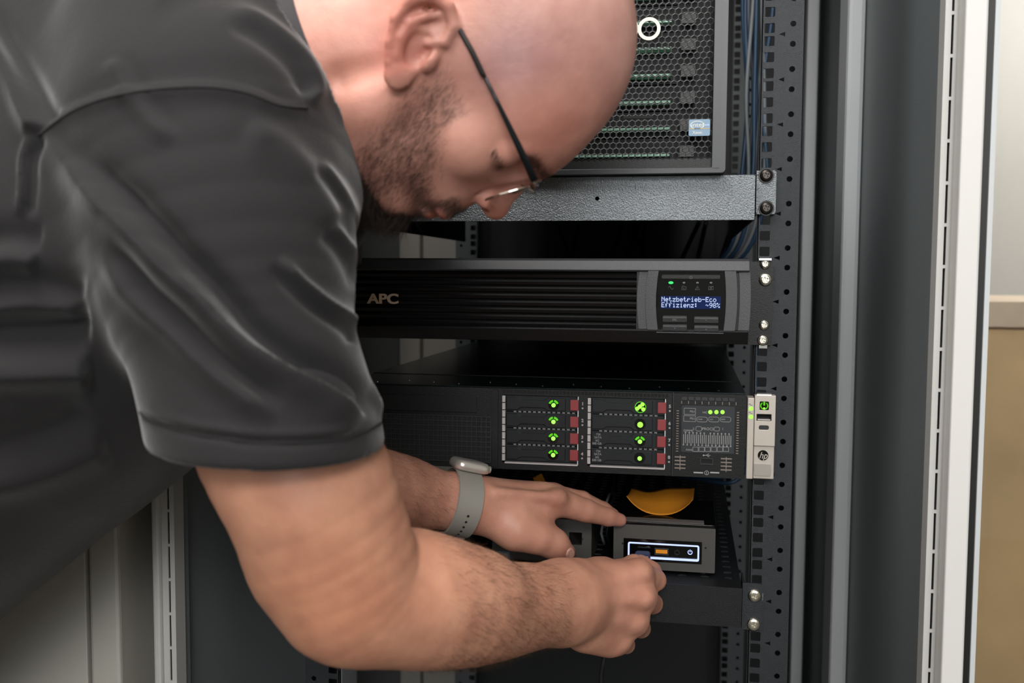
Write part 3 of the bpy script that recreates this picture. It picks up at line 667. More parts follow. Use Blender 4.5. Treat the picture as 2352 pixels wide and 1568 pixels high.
for sx in (-1, 1):
    x0, x1 = sorted((sx*.2165, sx*.2150)); MB(O).box(x0, x1, -.020, .60, zb_, zt-.002).build('side_flange', M['powder'], s2)
    e0, e1 = sorted((sx*.2180, sx*.2380)); ze0, ze1 = ZB-.6075, ZB-.5580
    b = MB(O).prism(rrect(e0, e1, ze0, ze1, .002), -.0055, -.0025)
    x0, x1 = sorted((sx*.2180, sx*.2200)); b.box(x0, x1, -.005, .03, ze0, ze1)
    ear = b.build('mounting_ear', M['powder'], s2)
    for px, py in ((1733, 1367), (1731, 1433)):
        p = at(px, py, -.006); screw((sx*p.x, p.z), -.0056, .0068, ear, M['screw'], O)
    if sx > 0: p = at(1749, 1368, 0); MB(O).box(p.x-.0016, p.x+.0014, -.003, .0, p.z-.004, p.z+.004).build('cage_nut', M['chrome'], ear)

def mini_pc(label, x0, x1, y0, hole):
    h = .0505; zt_ = ZS+.0045+h
    t = thing('mini_computer', label, 'computer', ((x0+x1)/2, y0+.06, ZS)); O = tuple(t.location)
    z0 = ZS+.0035; wd = x1-x0
    b = MB(O).plate(rrect(x0, x1, z0, zt_-.0035, .0015), [rect(*hole)], y0, y0+.004)
    b.build('front_face', M['nuc'], t, bevel=.0004)
    body = MB(O)
    def rp(r, za, zb3, yy0, yy1):
        pl = rrect(x0, x1, yy0, yy1, r, 5); n = len(pl)
        body.add([(p[0], p[1], za) for p in pl]+[(p[0], p[1], zb3) for p in pl], [(i, (i+1) % n, n+(i+1) % n, n+i) for i in range(n)]+[tuple(range(n)), tuple(range(n, 2*n))[::-1]])
    rp(.004, z0, zt_-.0035, y0+.0035, y0+.112); body.build('case', M['nuc'], t)
    lid = MB(O); pl = rrect(x0-.0004, x1+.0004, y0-.0006, y0+.1126, .004, 5); n = len(pl)
    lid.add([(p[0], p[1], zt_-.0033) for p in pl]+[(p[0], p[1], zt_) for p in pl], [(i, (i+1) % n, n+(i+1) % n, n+i) for i in range(n)]+[tuple(range(n)), tuple(range(n, 2*n))[::-1]])
    ld = lid.build('lid', M['nuctop'], t, bevel=.0003)
    MB(O).box(x0+.002, x1-.012, y0+.003, y0+.018, zt_, zt_+.0003).build('lid_label', M['nuclabel'], ld)
    for dx in (.012, wd-.012):
        MB(O).tube([(x0+dx, y0+.012, ZS), (x0+dx, y0+.012, z0)], .005, 12).build('foot', M['rubber'], t)
        MB(O).tube([(x0+dx, y0+.10, ZS), (x0+dx, y0+.10, z0)], .005, 12).build('foot', M['rubber'], t)
    for dx in (.010, wd-.010): MB(O).disc((x0+dx, z0+.027), .0011, y0-.0004, y0+.001, 10).build('face_screw', M['slotdark'], t)
    pf = MB(O).box(hole[0], hole[1], y0+.0025, y0+.0036, hole[2], hole[3]).build('port_panel', M['gloss'], t)
    return t, O, y0, z0, pf
t, O, y0, z0, pf = mini_pc('grey mini computer with a glowing white frame around its ports', .0825, .1900, .012, frame(1432, 1240, 1612, 1291, .012))
Yn = y0-.0002
x0, x1, za, zb2 = frame(1442, 1248, 1606, 1285, Yn); zb2 = at(1524, 1248, Yn).z; za = at(1524, 1285, Yn).z
MB(O).plate(rrect(x0, x1, za, zb2, .0020), [rrect(x0+.0017, x1-.0017, za+.0017, zb2-.0017, .001)], y0-.0004, y0+.0026).build('light_ring', M['ring'], t)
x0b, x1b, z0b, z1b = frame(1432, 1240, 1612, 1291, Yn)
MB(O).plate(rect(x0b+.0002, x1b-.0002, z0b+.0002, z1b-.0002), [rrect(x0, x1, za, zb2, .002)], y0-.0001, y0+.0024).build('ring_surround', M['gloss'], t)
q0, q1, q2, q3 = frame(1506, 1263, 1533, 1271, Yn); MB(O).box(q0, q1, y0+.0003, y0+.0026, q2, q3).build('orange_port', M['orange'], t)
MB(O).plate(rect(q0-.0012, q1+.0012, q2-.0022, q3+.0010), [rect(q0-.0004, q1+.0004, q2-.0014, q3+.0004)], y0+.0012, y0+.0026).build('port_rim', M['bezel_edge'], t)
p = at(1555, 1270, Yn); MB(O).plate(circ(p.x, p.z, .0030, 16), [circ(p.x, p.z, .0018, 16)], y0+.0014, y0+.0026).build('audio_port', M['bezel'], t)
p = at(1585, 1269, Yn); b = MB(O); b.tube([(p.x+.0022*math.cos(math.radians(120+300*i/16)), y0+.0014, p.z+.0022*math.sin(math.radians(120+300*i/16))) for i in range(17)], .00045, 6); b.tube([(p.x, y0+.0014, p.z+.0002), (p.x, y0+.0014, p.z+.0028)], .00045, 6); b.build('power_symbol', M['ring'], t)
t2, O2, y2, z2, pf2 = mini_pc('second grey mini computer behind the thumb of the watch hand', -.0525, .0580, .020, (.0335, .0475, ZS+.0235, ZS+.0375))
x0, x1, za, zb2 = frame(1140, 1266, 1171, 1290, y2)
st = MB(O2).prism(rrect(x0, x1, za, zb2, .001), y2-.0006, y2+.0002).build('sticker', M['sticker'], t2)
MB(O2).prism(rrect(x0+.0022, x1-.0022, za+.0022, zb2-.0018, .0006), y2-.0009, y2-.0005).build('sticker_panel', mat('badge_beige', 'b6a68d', .5), st)
b = MB(O2).box(x0-.007, x0-.002, y2-.0005, y2+.002, za, zb2); 
# third dark box further left on the shelf
t3 = thing('network_box', 'dark box on the shelf behind the watch wrist', 'box', (-.13, .08, ZS)); O3 = tuple(t3.location)
MB(O3).box(-.19, -.075, .03, .14, ZS+.003, ZS+.045).build('case', M['black'], t3, bevel=.003)
MB(O3).box(-.186, -.079, .0285, .030, ZS+.010, ZS+.038).build('front_face', M['bezel'], t3)
for dx in (-.18, -.085): MB(O3).tube([(dx, .04, ZS), (dx, .04, ZS+.003)], .005, 10).build('foot', M['rubber'], t3)
# cable between the two computers
for i, (xx, c) in enumerate(((.066, 'cgrey'), (.072, 'cblack'))):
    b = MB().tube([(xx, .12+.0*i, ZS+.004), (xx+.001, .08, ZS+.010), (xx, .05, ZS+.03), (xx+.002, .07, ZS+.055), (xx, .16, ZS+.05), (xx-.01, .34, ZS+.008), (xx-.02, .52, ZS+.006)], .0016, 8)
    tag(b.build('network_cable', M[c], smooth=True), ['thin grey cable looping up between the two mini computers', 'thin black cable looping up between the two mini computers'][i], 'cable')
# curled paper notes
def note(name_lab, cx, cy, z, wd, dep, rot, curl, org):
    nx, ny = 16, 10; vs = []; 
    for j in range(ny+1):
        for i in range(nx+1):
            u, v = i/nx*2-1, j/ny*2-1
            x, y = u*wd/2, v*dep/2; q_ = (v+1)/2; zz = curl*abs(u)**2.3*(1-q_)+q_*(curl*(.95+.10*u-.25*math.exp(-((u+.45)/.4)**2)))*q_**.4
            x *= 1-.05*u*u
            vs.append((cx+x*math.cos(rot)-y*math.sin(rot), cy+x*math.sin(rot)+y*math.cos(rot), z+zz))
    fs = [(j*(nx+1)+i, j*(nx+1)+i+1, (j+1)*(nx+1)+i+1, (j+1)*(nx+1)+i) for j in range(ny) for i in range(nx)]
    b = MB(org).add(vs, fs); o = b.build('sticky_note', M['note'], smooth=True); md = o.modifiers.new('s', 'SOLIDIFY'); md.thickness = .0003; o.location = org
    return tag(o, name_lab, 'note')
zl = ZS+.0045+.0505+.0004
pn = at(1482, 1180, .06)
n1 = note('curled orange paper note on top of the lit mini computer', .131, .075, zl, .076, .060, -.04, .0190, (.134, .072, zl))
b = MB((.134, .072, zl)); rr_ = random.Random(3)
for i in range(3):
    xx = .126+i*.006; b.tube([(xx+rr_.uniform(-.001, .001), .058+j*.0022, zl+.0012+.00006*j) for j in range(3)], .0003, 5)
    b.tube([(xx, .058, zl+.0012), (xx+.0035, .0615, zl+.0014), (xx+.004, .058, zl+.0012)], .0003, 5)
o = b.build('handwriting', M['ink'], n1)
n2 = note('orange paper note sticking up behind the wrist', -.0240, .185, ZS+.0004+.055, .013, .018, .5, .004, (-.0240, .185, ZS+.055))
n2.rotation_euler = (.9, 0, 0)
# cables in the back
def cable(name, lab, pts, r, m, cat='cable', group=None):
    P_ = [Vector(p) for p in pts]; out = []
    for i in range(len(P_)-1):
        p0, p1, p2, p3 = P_[max(i-1, 0)], P_[i], P_[i+1], P_[min(i+2, len(P_)-1)]
        for k in range(6):
            t = k/6; out.append(.5*((2*p1)+(-p0+p2)*t+(2*p0-5*p1+4*p2-p3)*t*t+(-p0+3*p1-3*p2+p3)*t**3))
    out.append(P_[-1]); return tag(MB().tube(out, r, 8).build(name, M[m], smooth=True), lab, cat, group)
rr = random.Random(11)
for i in range(9):
    x = .238+.0065*(i % 5)+rr.uniform(-.003, .003); y = .50+.018*(i//5)+rr.uniform(-.005, .005); m = ['cblue', 'cgrey', 'cblue', 'cgrey', 'cblue', 'cblue', 'cgrey'][i % 7]
    pts = [(x, y, ZB+.55)]+[(x+rr.uniform(-.007, .007), y+rr.uniform(-.006, .006), ZB+.42-.13*j) for j in range(5)]
    pts += [(x-.02, y+.02, ZB-.20), (x-.08, y+.09, ZB-.235), (.10-.012*i, .64, ZB-.235)]
    cable('network_cable', {'cblue': 'blue network cable running down behind the right rail', 'cgrey': 'grey network cable running down behind the right rail'}[m], pts, .0030, m, group={'cblue': 'blue network cables behind the right rail', 'cgrey': 'grey network cables behind the right rail'}[m])
for i in range(3):
    cable('network_cable', 'blue network cable sagging beside the lit mini computer at the right rail', [(.252, .40+.02*i, ZB-.30), (.255, .40, ZB-.42), (.250, .38+.01*i, ZB-.47-.012*i), (.225, .36, ZB-.505-.012*i), (.17, .40, ZB-.535), (.12, .50, ZB-.548)], .0030, 'cblue', group='blue network cables sagging at the lower right rail')
for i in range(9):
    x = -.07+.034*i+rr.uniform(-.008, .008); sl_ = rr.uniform(-.05, .05)
    cable('power_cable', 'black power cable hanging at the back between shelf and power unit', [(x+sl_, .66, ZB-.15), (x+sl_*.5, .70, ZB-.20), (x, .68, ZB-.26), (x-sl_*.4, .67, ZB-.34)], .004, 'cblack', group='black power cables at the back of the rack')
cable('network_cable', 'thin grey cable slanting down behind the watch hand', [(.055, .09, ZB-.453), (.03, .12, ZB-.47), (.0, .20, ZB-.49), (-.03, .34, ZB-.52)], .0016, 'cgrey')
# USB plug and its lead, held in the right hand
pl = at(1477, 1272, -.010)
uc = thing('usb_cable', 'dark usb plug and lead pushed into the lit mini computer by the right hand', 'cable', tuple(pl)); O = tuple(pl)
px_ = at(1477, 1272, .012)
MB(O).box(px_.x-.0060, px_.x+.0060, -.006, .015, px_.z-.0022, px_.z+.0022).build('plug_metal', M['chrome'], uc)
b = MB(O); pr = rrect(px_.x-.0082, px_.x+.0082, px_.z-.0072, px_.z+.0048, .002)
n = len(pr); ys = (.0085, .0065, -.012, -.030); sc_ = (.9, 1, 1, .85); vs = []
for y, s_ in zip(ys, sc_): vs += [(px_.x+(p[0]-px_.x)*s_, y, px_.z+(p[1]-px_.z)*s_+(y-.0085)*.22) for p in pr]
b.add(vs, [(i*n+k, i*n+(k+1) % n, (i+1)*n+(k+1) % n, (i+1)*n+k) for i in range(3) for k in range(n)]+[tuple(range(n)), tuple(range(3*n, 4*n))])
b.build('plug_grip', M['cteal'], uc, smooth=False, bevel=.0005)
cb = [(px_.x, -.028, px_.z-.009), (px_.x-.006, -.050, px_.z-.020), tuple(dp(1440, 1400, .955)), tuple(dp(1400, 1470, .95)), tuple(dp(1386, 1520, .95)), tuple(dp(1380, 1590, .955)), tuple(dp(1380, 1900, .96)), (.02, -.05, .5)]
P_ = [Vector(p) for p in cb]; out = []
for i in range(len(P_)-1):
    p0, p1, p2, p3 = P_[max(i-1, 0)], P_[i], P_[i+1], P_[min(i+2, len(P_)-1)]
    for k in range(6): t = k/6; out.append(.5*((2*p1)+(-p0+p2)*t+(2*p0-5*p1+4*p2-p3)*t*t+(-p0+3*p1-3*p2+p3)*t**3))
MB(O).tube(out, .0024, 10).build('lead', M['cblack'], uc, smooth=True)
# ------------------------------------------------------------------ signed-distance modelling kit for the man
F32 = np.float32
def smin(a, b, k):
    h = np.maximum(k-np.abs(a-b), 0)/k; return np.minimum(a, b)-h*h*k*.25
def smax(a, b, k): return -smin(-a, -b, k)
def V(p): return np.array(tuple(p), dtype=F32)
def rcone(P, a, b, r1, r2):
    a, b = V(a), V(b); ba = b-a; pa = P-a; h = np.clip(pa @ ba/max(float(ba @ ba), 1e-12), 0, 1)
    return np.sqrt(((pa-h[:, None]*ba)**2).sum(1))-(r1+(r2-r1)*h)
def smooth_pts(pts, n=4):
    out = []; a = [np.append(p, r) for p, r in pts]
    for i in range(len(a)-1):
        p0, p1, p2, p3 = a[max(i-1, 0)], a[i], a[i+1], a[min(i+2, len(a)-1)]
        for k in range(n):
            t = k/n; out.append(.5*((2*p1)+(-p0+p2)*t+(2*p0-5*p1+4*p2-p3)*t*t+(-p0+3*p1-3*p2+p3)*t**3))
    out.append(a[-1]); return [(q[:3].astype(F32), float(q[3])) for q in out]
def tubes(P, pts):
    d = None
    for (a, r1), (b, r2) in zip(pts, pts[1:]):
        e = rcone(P, a, b, r1, r2); d = e if d is None else np.minimum(d, e)
    return d
def chain(P, pts, k=.01):
    d = None
    for (a, r1), (b, r2) in zip(pts, pts[1:]):
        e = rcone(P, a, b, r1, r2); d = e if d is None else smin(d, e, k)
    return d
def ball(P, c, r): return np.sqrt(((P-V(c))**2).sum(1))-r
def ell(P, c, r):
    q = P-V(c); r = V(r); k0_ = np.sqrt(((q/r)**2).sum(1)); k1_ = np.sqrt(((q/(r*r))**2).sum(1))+1e-9; return k0_*(k0_-1)/k1_
def nets(fn, lo, hi, h, slack=1.6):
    """surface nets over a sparse grid; returns vertices (world) and quads"""
    B = 8; lo = np.array(lo, float); n = np.ceil((np.array(hi)-lo)/h/B).astype(int)*B
    nb_ = n//B; ctr = [lo[i]+(np.arange(nb_[i])+.5)*B*h for i in range(3)]
    G = np.stack(np.meshgrid(*ctr, indexing='ij'), -1).reshape(-1, 3).astype(F32)
    v = fn(G); lim = B*h*.9*slack; A = np.full(n+1, 1., F32)
    blk = v.reshape(nb_)
    A[:n[0], :n[1], :n[2]] = np.where(blk < 0, -1, 1).astype(F32).repeat(B, 0).repeat(B, 1).repeat(B, 2)
    idx = np.argwhere(np.abs(blk) < lim); off = np.stack(np.meshgrid(*[np.arange(B)]*3, indexing='ij'), -1).reshape(-1, 3)
    for s in range(0, len(idx), 400):
        q = (idx[s:s+400, None, :]*B+off[None]).reshape(-1, 3); P = (lo+q*h).astype(F32); A[q[:, 0], q[:, 1], q[:, 2]] = fn(P)
    S = A < 0
    c = np.zeros(tuple(n), np.uint8)
    for dx in (0, 1):
        for dy in (0, 1):
            for dz in (0, 1): c += S[dx:n[0]+dx, dy:n[1]+dy, dz:n[2]+dz]
    act = np.argwhere((c > 0) & (c < 8)); vid = np.full(tuple(n), -1, np.int64); vid[act[:, 0], act[:, 1], act[:, 2]] = np.arange(len(act))
    acc = np.zeros((len(act), 3)); cnt = np.zeros(len(act))
    cor = [(x, y, z) for x in (0, 1) for y in (0, 1) for z in (0, 1)]
    for i in range(8):
        for j in range(i+1, 8):
            if sum(abs(a-b) for a, b in zip(cor[i], cor[j])) != 1: continue
            a = A[tuple((act+cor[i]).T)]; b = A[tuple((act+cor[j]).T)]; m = (a < 0) != (b < 0)
            t = np.where(m, a/np.where(m, a-b, 1), 0)[:, None]
            acc += np.where(m[:, None], np.array(cor[i])*(1-t)+np.array(cor[j])*t, 0); cnt += m
    Vt = lo+(act+acc/cnt[:, None])*h; Q = []
    for ax in range(3):
        sl0 = [slice(1, n[i]) for i in range(3)]; sl0[ax] = slice(0, n[ax]); sl1 = list(sl0); sl1[ax] = slice(1, n[ax]+1)
        a = S[tuple(sl0)]; b = S[tuple(sl1)]; e = np.argwhere(a != b); base = e.copy()
        for i in range(3):
            if i != ax: base[:, i] += 1
        u_, v_ = [(1, 2), (2, 0), (0, 1)][ax]; o1 = np.zeros(3, int); o1[u_] = 1; o2 = np.zeros(3, int); o2[v_] = 1
        q = np.stack([vid[tuple((base-o).T)] for o in (o1+o2, o2, 0*o1, o1)], 1)
        fl = a[tuple(e.T)]; q[~fl] = q[~fl][:, ::-1]; Q.append(q[(q >= 0).all(1)])
    return Vt, np.concatenate(Q)
def to_mesh(name, parts, m, parent, org, relax=1):
    off = 0; vs = []; fs = []
    for v, q in parts: vs.append(v); fs.append(q+off); off += len(v)
    v = np.concatenate(vs); q = np.concatenate(fs)
    for _ in range(relax):                       # light smoothing of the grid steps
        acc = np.zeros_like(v); cnt = np.zeros(len(v))
        for i in range(4):
            a, b = q[:, i], q[:, (i+1) % 4]; np.add.at(acc, a, v[b]); np.add.at(acc, b, v[a]); np.add.at(cnt, a, 1); np.add.at(cnt, b, 1)
        v = v*.5+.5*acc/np.maximum(cnt, 1)[:, None]
    me = bpy.data.meshes.new(name); me.vertices.add(len(v)); me.vertices.foreach_set('co', (v-np.array(org)).astype(F32).ravel())
    me.loops.add(q.size); me.loops.foreach_set('vertex_index', q.astype(np.int32).ravel())
    me.polygons.add(len(q)); me.polygons.foreach_set('loop_start', np.arange(0, q.size, 4, dtype=np.int32))
    me.update(calc_edges=True)
    o = link(me, name, m, parent, smooth=True)
    nrm = np.zeros(len(v)*3, F32); me.vertices.foreach_get('normal', nrm)
    return o, v, nrm.reshape(-1, 3)
def pc(px, py, D, rpx): return (V(dp(px, py, D)), rpx*D/FPX)
def hit(px, py, fn, t0=.35, t1=1.3):
    d = V(ray(px, py)); o = V(_C); t = t0
    for _ in range(90):
        e = float(fn((o+d*t)[None].astype(F32))[0])
        if e < .0004 or t > t1: break
        t += e*.7
    return o+d*t

# ---------------- head frame (u up through the crown, f out of the face, s towards his right ear)
_T, _A, _L = math.radians(24), math.radians(10), math.radians(8)
hu = _R*math.cos(_T)+_U*math.sin(_T); hfi = _R*math.sin(_T)-_U*math.cos(_T)
hf = hfi*math.cos(_A)+_F*math.sin(_A); hs = -_F*math.cos(_A)+hfi*math.sin(_A)
hu, hs = hu*math.cos(_L)+hs*math.sin(_L), hs*math.cos(_L)-hu*math.sin(_L)
HC = dp(965, 140, .675)-hs*.074
HM = np.stack([V(hu), V(hf), V(hs)], 1)
def H2W(u, f, s): return HC+(hu*u+hf*f+hs*s)/1000
def ear(Q):
    """Q in millimetres, right-ear side positive"""
    ev = np.array([.871, -.486], F32); eh = np.array([-.486, -.871], F32)
    du, df = Q[:, 0]-4, Q[:, 1]+11
    v = du*ev[0]+df*ev[1]; h = du*eh[0]+df*eh[1]; w_ = Q[:, 2]-(77+.34*(h+12))
    E = np.stack([v, h, w_], 1)
    d = ell(E, (3, 1, -1), (29, 17, 3.2))
    helix = [((4, -6, -1), 2.6), ((12, -15, 1.5), 3.4), ((24, -14, 2.2), 3.9), ((32, -4, 2.5), 4.2), ((31, 9, 2.5), 4.4), ((20, 18, 2.2), 4.2), ((4, 19.5, 1.5), 3.8), ((-11, 14, .8), 3.3), ((-22, 7, 0), 3.6)]
    d = smin(d, ell(E, (-25, -2, 0), (11, 9.5, 4.6)), 5)
    d = smax(d, -ell(E, (-3, -3, 2.5), (13, 10, 9)), 2.5)
    d = smax(d, -ell(E, (19, 3, 3.4), (11, 11, 5.6)), 2)
    d = smin(d, chain(E, [(V(p), r) for p, r in helix], 2), 2.5)
    d = smin(d, chain(E, [(V(p), r) for p, r in [((-15, 5, 1), 3.4), ((-4, 9.5, 1.5), 3.3), ((8, 10, 1.5), 3.2), ((17, 5, 1), 2.8), ((24, -2, 0), 2.2)]], 2), 3)
    d = smin(d, ell(E, (-5, -14.5, 1), (8, 4.5, 4.5)), 3)
    d = smin(d, ell(E, (0, 0, -12), (20, 10, 10)), 5)
    d = smax(d, -ell(E, (-4, -8, -2), (5, 4, 9)), 2)
    return d
def head_mm(P):
    """skin of head and neck in head coordinates (mm)"""
    A = P.copy(); A[:, 2] = np.abs(P[:, 2]); s = P[:, 2]
    d = ell(P, (58, 0, 0), (102, 104, 79))
    d = smin(d, ell(A, (44, 56, 0), (40, 50, 58)), 26)
    d = smin(d, ell(P, (-14, 42, 0), (60, 60, 61)), 26)
    d = smin(d, rcone(A, (47, 96, 10), (43, 83, 42), 10.5, 9.5), 11)
    d = smin(d, ell(A, (3, 62, 44), (20, 23, 20)), 18)
    d = smin(d, ell(P, (-26, 70, 0), (32, 37, 39)), 16)
    d = smin(d, ell(P, (-66, 72, 0), (19, 24, 25)), 16)
    for a, b, r1, r2 in (((-64, 66, 12), (-50, 14, 51), 17, 17), ((-50, 14, 51), (-6, 2, 58), 17, 15)): d = smin(d, rcone(A, a, b, r1, r2), 16)
    d = smin(d, ell(P, (-66, 26, 0), (34, 52, 50)), 24)
    d = smin(d, chain(P, [(V((-5, -28, 0)), 64), (V((-60, -30, 0)), 67), (V((-105, -38, 0)), 68), (V((-140, -48, 0)), 66)], 20), 26)
    # eyes: sockets, lowered lids
    d = smax(d, -ell(A, (28, 98, 42), (13, 15, 20)), 9)
    lid = ball(A, (29, 77, 45), 14.5)
    lid = smax(lid, -rcone(A, (37.5, 91, 32), (36, 74, 63), 1.7, 1.5), 2)
    lid = smax(lid, -rcone(A, (21, 91, 32), (23, 76, 62), 1.5, 1.3), 1.5)
    d = smin(d, lid, 4)
    # nose
    d = smin(d, rcone(P, (40, 100, 0), (4, 113, 0), 7.5, 10), 9)
    d = smin(d, ell(P, (0, 115, 0), (10.5, 12, 11.5)), 6)
    d = smin(d, ell(A, (-3, 105, 12), (8.5, 11, 6.5)), 4)
    d = smax(d, -ell(A, (-10, 112, 7.5), (6.5, 6.5, 4.2)), 2.5)
    d = smax(d, -rcone(A, (4, 104, 20.5), (-10, 98, 20), 1.6, 1.6), 4)
    # mouth
    d = smin(d, ell(P, (-38.5, 102, 0), (6.5, 8.5, 24)), 5)
    d = smin(d, ell(P, (-49.5, 96.5, 0), (6.5, 8.5, 21)), 5)
    d = smax(d, -rcone(A, (-44, 108, 0), (-45, 96, 27), 1.3, 1.0), 2.5)
    # jaw muscle, faint neck cord
    d = smax(d, -rcone(A, (-22, -8, 78), (-58, -12, 74), 4, 5), 14)
    for sg in (1, -1):
        Q = P.copy(); Q[:, 2] *= sg; m = (np.abs(Q[:, 0]-4) < 60) & (np.abs(Q[:, 1]+11) < 60) & (Q[:, 2] > 45)
        if m.any(): e = ear(Q[m]); dm = d[m]; d[m] = smin(dm, e, 4)
    return d
def head_w(P): return head_mm(((P-V(HC))*1000) @ HM).astype(F32)/1000
# ---------------- arms and hands
RA = [pc(470, 420, .73, 150), pc(590, 900, .69, 175), pc(690, 1085, .675, 200), pc(768, 1240, .685, 176), pc(838, 1362, .70, 150), pc(975, 1387, .735, 146), pc(1105, 1402, .79, 119), pc(1200, 1394, .84, 101), pc(1280, 1384, .885, 88)]
def hand_r(P):
    w0 = pc(1290, 1384, .893, 72)
    d = chain(P, [w0, pc(1330, 1385, .905, 70)], .02)
    mc = [((1305, 1345, .91, 40), (1466, 1316, .948, 33)), ((1305, 1372, .905, 42), (1476, 1372, .944, 32)), ((1302, 1402, .905, 42), (1458, 1426, .947, 31)), ((1305, 1425, .91, 38), (1420, 1469, .953, 29))]
    fg = [[(1466, 1316, .948, 33), (1506, 1332, .980, 23.5), (1498, 1310, 1.000, 20), (1484, 1296, 1.006, 16)],
          [(1476, 1372, .944, 32), (1499, 1386, .982, 22.5), (1470, 1378, 1.004, 19), (1450, 1362, 1.004, 16)],
          [(1458, 1426, .947, 31), (1472, 1442, .983, 21.5), (1445, 1430, 1.002, 18), (1422, 1412, .998, 15)],
          [(1420, 1469, .953, 29), (1438, 1480, .982, 19.5), (1412, 1470, .998, 16.5), (1392, 1452, .992, 13)]]
    for a, b in mc: d = smin(d, chain(P, [pc(*a), pc(*b)]), .016)
    d = smin(d, chain(P, [pc(1340, 1400, .93, 60), pc(1400, 1400, .955, 50)]), .02)
    d = smin(d, chain(P, [pc(1345, 1455, .925, 38), pc(1395, 1468, .945, 36)]), .016)
    d = smin(d, chain(P, [pc(1325, 1330, .925, 42), pc(1385, 1315, .955, 34)]), .016)
    th = chain(P, [pc(1370, 1318, .950, 34), pc(1420, 1312, .980, 26), pc(1455, 1296, 1.000, 22), pc(1470, 1290, 1.010, 17)], .004)
    d = smin(d, th, .008)
    for f_ in fg: d = smin(d, chain(P, [pc(*q) for q in f_], .003), .005)
    for (x, y, D, r) in ((1474, 1312, .937, 13), (1484, 1372, .931, 13), (1463, 1428, .935, 12), (1428, 1470, .942, 10)): d = smin(d, ball(P, dp(x, y, D), r*D/FPX), .012)
    # sinews and a vein on the back
    for a, b in (((1350, 1352, .896), (1462, 1318, .932)), ((1350, 1376, .891), (1472, 1374, .927)), ((1350, 1400, .893), (1450, 1426, .932))):
        d = smin(d, rcone(P, dp(*a), dp(*b), .0035, .0045), .014)
    return d
RAs = None
def arm_r(P):
    global RAs
    if RAs is None: RAs = smooth_pts(RA, 4)
    d = tubes(P, RAs)
    d = smin(d, chain(P, [pc(735, 1290, .69, 148), pc(778, 1366, .692, 132)]), .03)          # elbow point
    d = smin(d, chain(P, [pc(940, 1330, .735, 95), pc(1090, 1370, .775, 88)]), .03)
    d = smin(d, hand_r(P), .03)
    return d
def hand_l(P):
    d = chain(P, [pc(1060, 1153, .952, 59), pc(1110, 1160, .962, 54)], .02)
    mc = [((1100, 1142, .965, 40), (1275, 1150, .992, 34)), ((1098, 1140, .98, 38), (1268, 1142, 1.01, 31)), ((1095, 1150, .99, 36), (1245, 1152, 1.03, 29)), ((1090, 1160, .995, 33), (1215, 1168, 1.045, 27))]
    for a, b in mc: d = smin(d, chain(P, [pc(*a), pc(*b)]), .016)
    fg = [[(1275, 1150, .992, 34), (1345, 1172, 1.008, 26.5), (1395, 1187, 1.022, 20.5), (1424, 1194, 1.030, 15.5)],
          [(1268, 1142, 1.01, 31), (1335, 1150, 1.030, 23), (1385, 1170, 1.048, 18), (1408, 1182, 1.055, 15)],
          [(1245, 1147, 1.03, 29), (1315, 1152, 1.055, 20), (1365, 1170, 1.075, 16), (1385, 1180, 1.082, 13)],
          [(1215, 1155, 1.045, 27), (1270, 1156, 1.07, 17), (1310, 1166, 1.09, 14), (1330, 1172, 1.097, 12)]]
    th = [(1115, 1180, .962, 44), (1185, 1214, .960, 46), (1232, 1229, .965, 38), (1272, 1248, .975, 31), (1302, 1269, .985, 21)]
    d = smin(d, chain(P, [pc(*q) for q in th], .01), .016)
    d = smin(d, chain(P, [pc(1180, 1180, .975, 48), pc(1222, 1172, .985, 34)]), .02)
    for f_ in fg: d = smin(d, chain(P, [pc(*q) for q in f_], .003), .005)
    d = smin(d, ball(P, dp(1284, 1140, .975), .006), .014)
    for a, b in (((1140, 1130, .945), (1270, 1140, .970)), ((1150, 1128, .962), (1255, 1124, .990))): d = smin(d, rcone(P, dp(*a), dp(*b), .0035, .004), .010)
    # thumbnail bed
    return d
LA = [pc(560, 520, 1.02, 120), pc(640, 860, .92, 115), pc(720, 1070, .865, 110), pc(830, 1120, .875, 104), pc(925, 1134, .918, 88), pc(1000, 1146, .940, 68), pc(1062, 1153, .952, 61)]
LAs = None
def arm_l(P):
    global LAs
    if LAs is None: LAs = smooth_pts(LA, 4)
    return smin(tubes(P, LAs), hand_l(P), .015)
# ---------------- shirt
TO = [pc(600, 230, .85, 380), pc(205, 585, .83, 485), pc(-70, 815, .82, 475), pc(-330, 1060, .81, 440), pc(-520, 1340, .82, 410)]
SL = [pc(468, 330, .71, 332), pc(509, 560, .685, 306), pc(558, 780, .665, 257), pc(613, 1000, .657, 262), pc(630, 1120, .655, 262)]
SLs = smooth_pts(SL, 4)
def shirt_base(P, cut=False):
    d = tubes(P, SLs)
    if not cut: d = smin(d, chain(P, [pc(822, 955, .650, 22), pc(846, 925, .655, 20), pc(856, 905, .665, 15)]), .012)
    if cut:
        d = smax(d, ((P-HEM) @ _ax).astype(F32), .005)
        cav = tubes(P, SLs)+.0062
        d = smax(d, -smax(cav, -((P-HEM) @ _ax+.06).astype(F32), .01), .003)
    d = smin(smin(chain(P, TO, .06), chain(P, [pc(-160, 330, .86, 380), pc(420, 110, .86, 330)]), .05), d, .035)
    d = smin(d, chain(P, [pc(596, 150, .745, 150), pc(640, 330, .74, 160), pc(688, 440, .74, 132)]), .03)
    d = smin(d, rcone(P, H2W(-116, -40, 0), H2W(-155, -56, 0), .080, .125), .02)
    d = smin(d, chain(P, [pc(560, 330, 1.05, 150), pc(660, 560, 1.02, 170)]), .06)            # far shoulder
    return d
HEM = V(dp(352, 1012, .657))
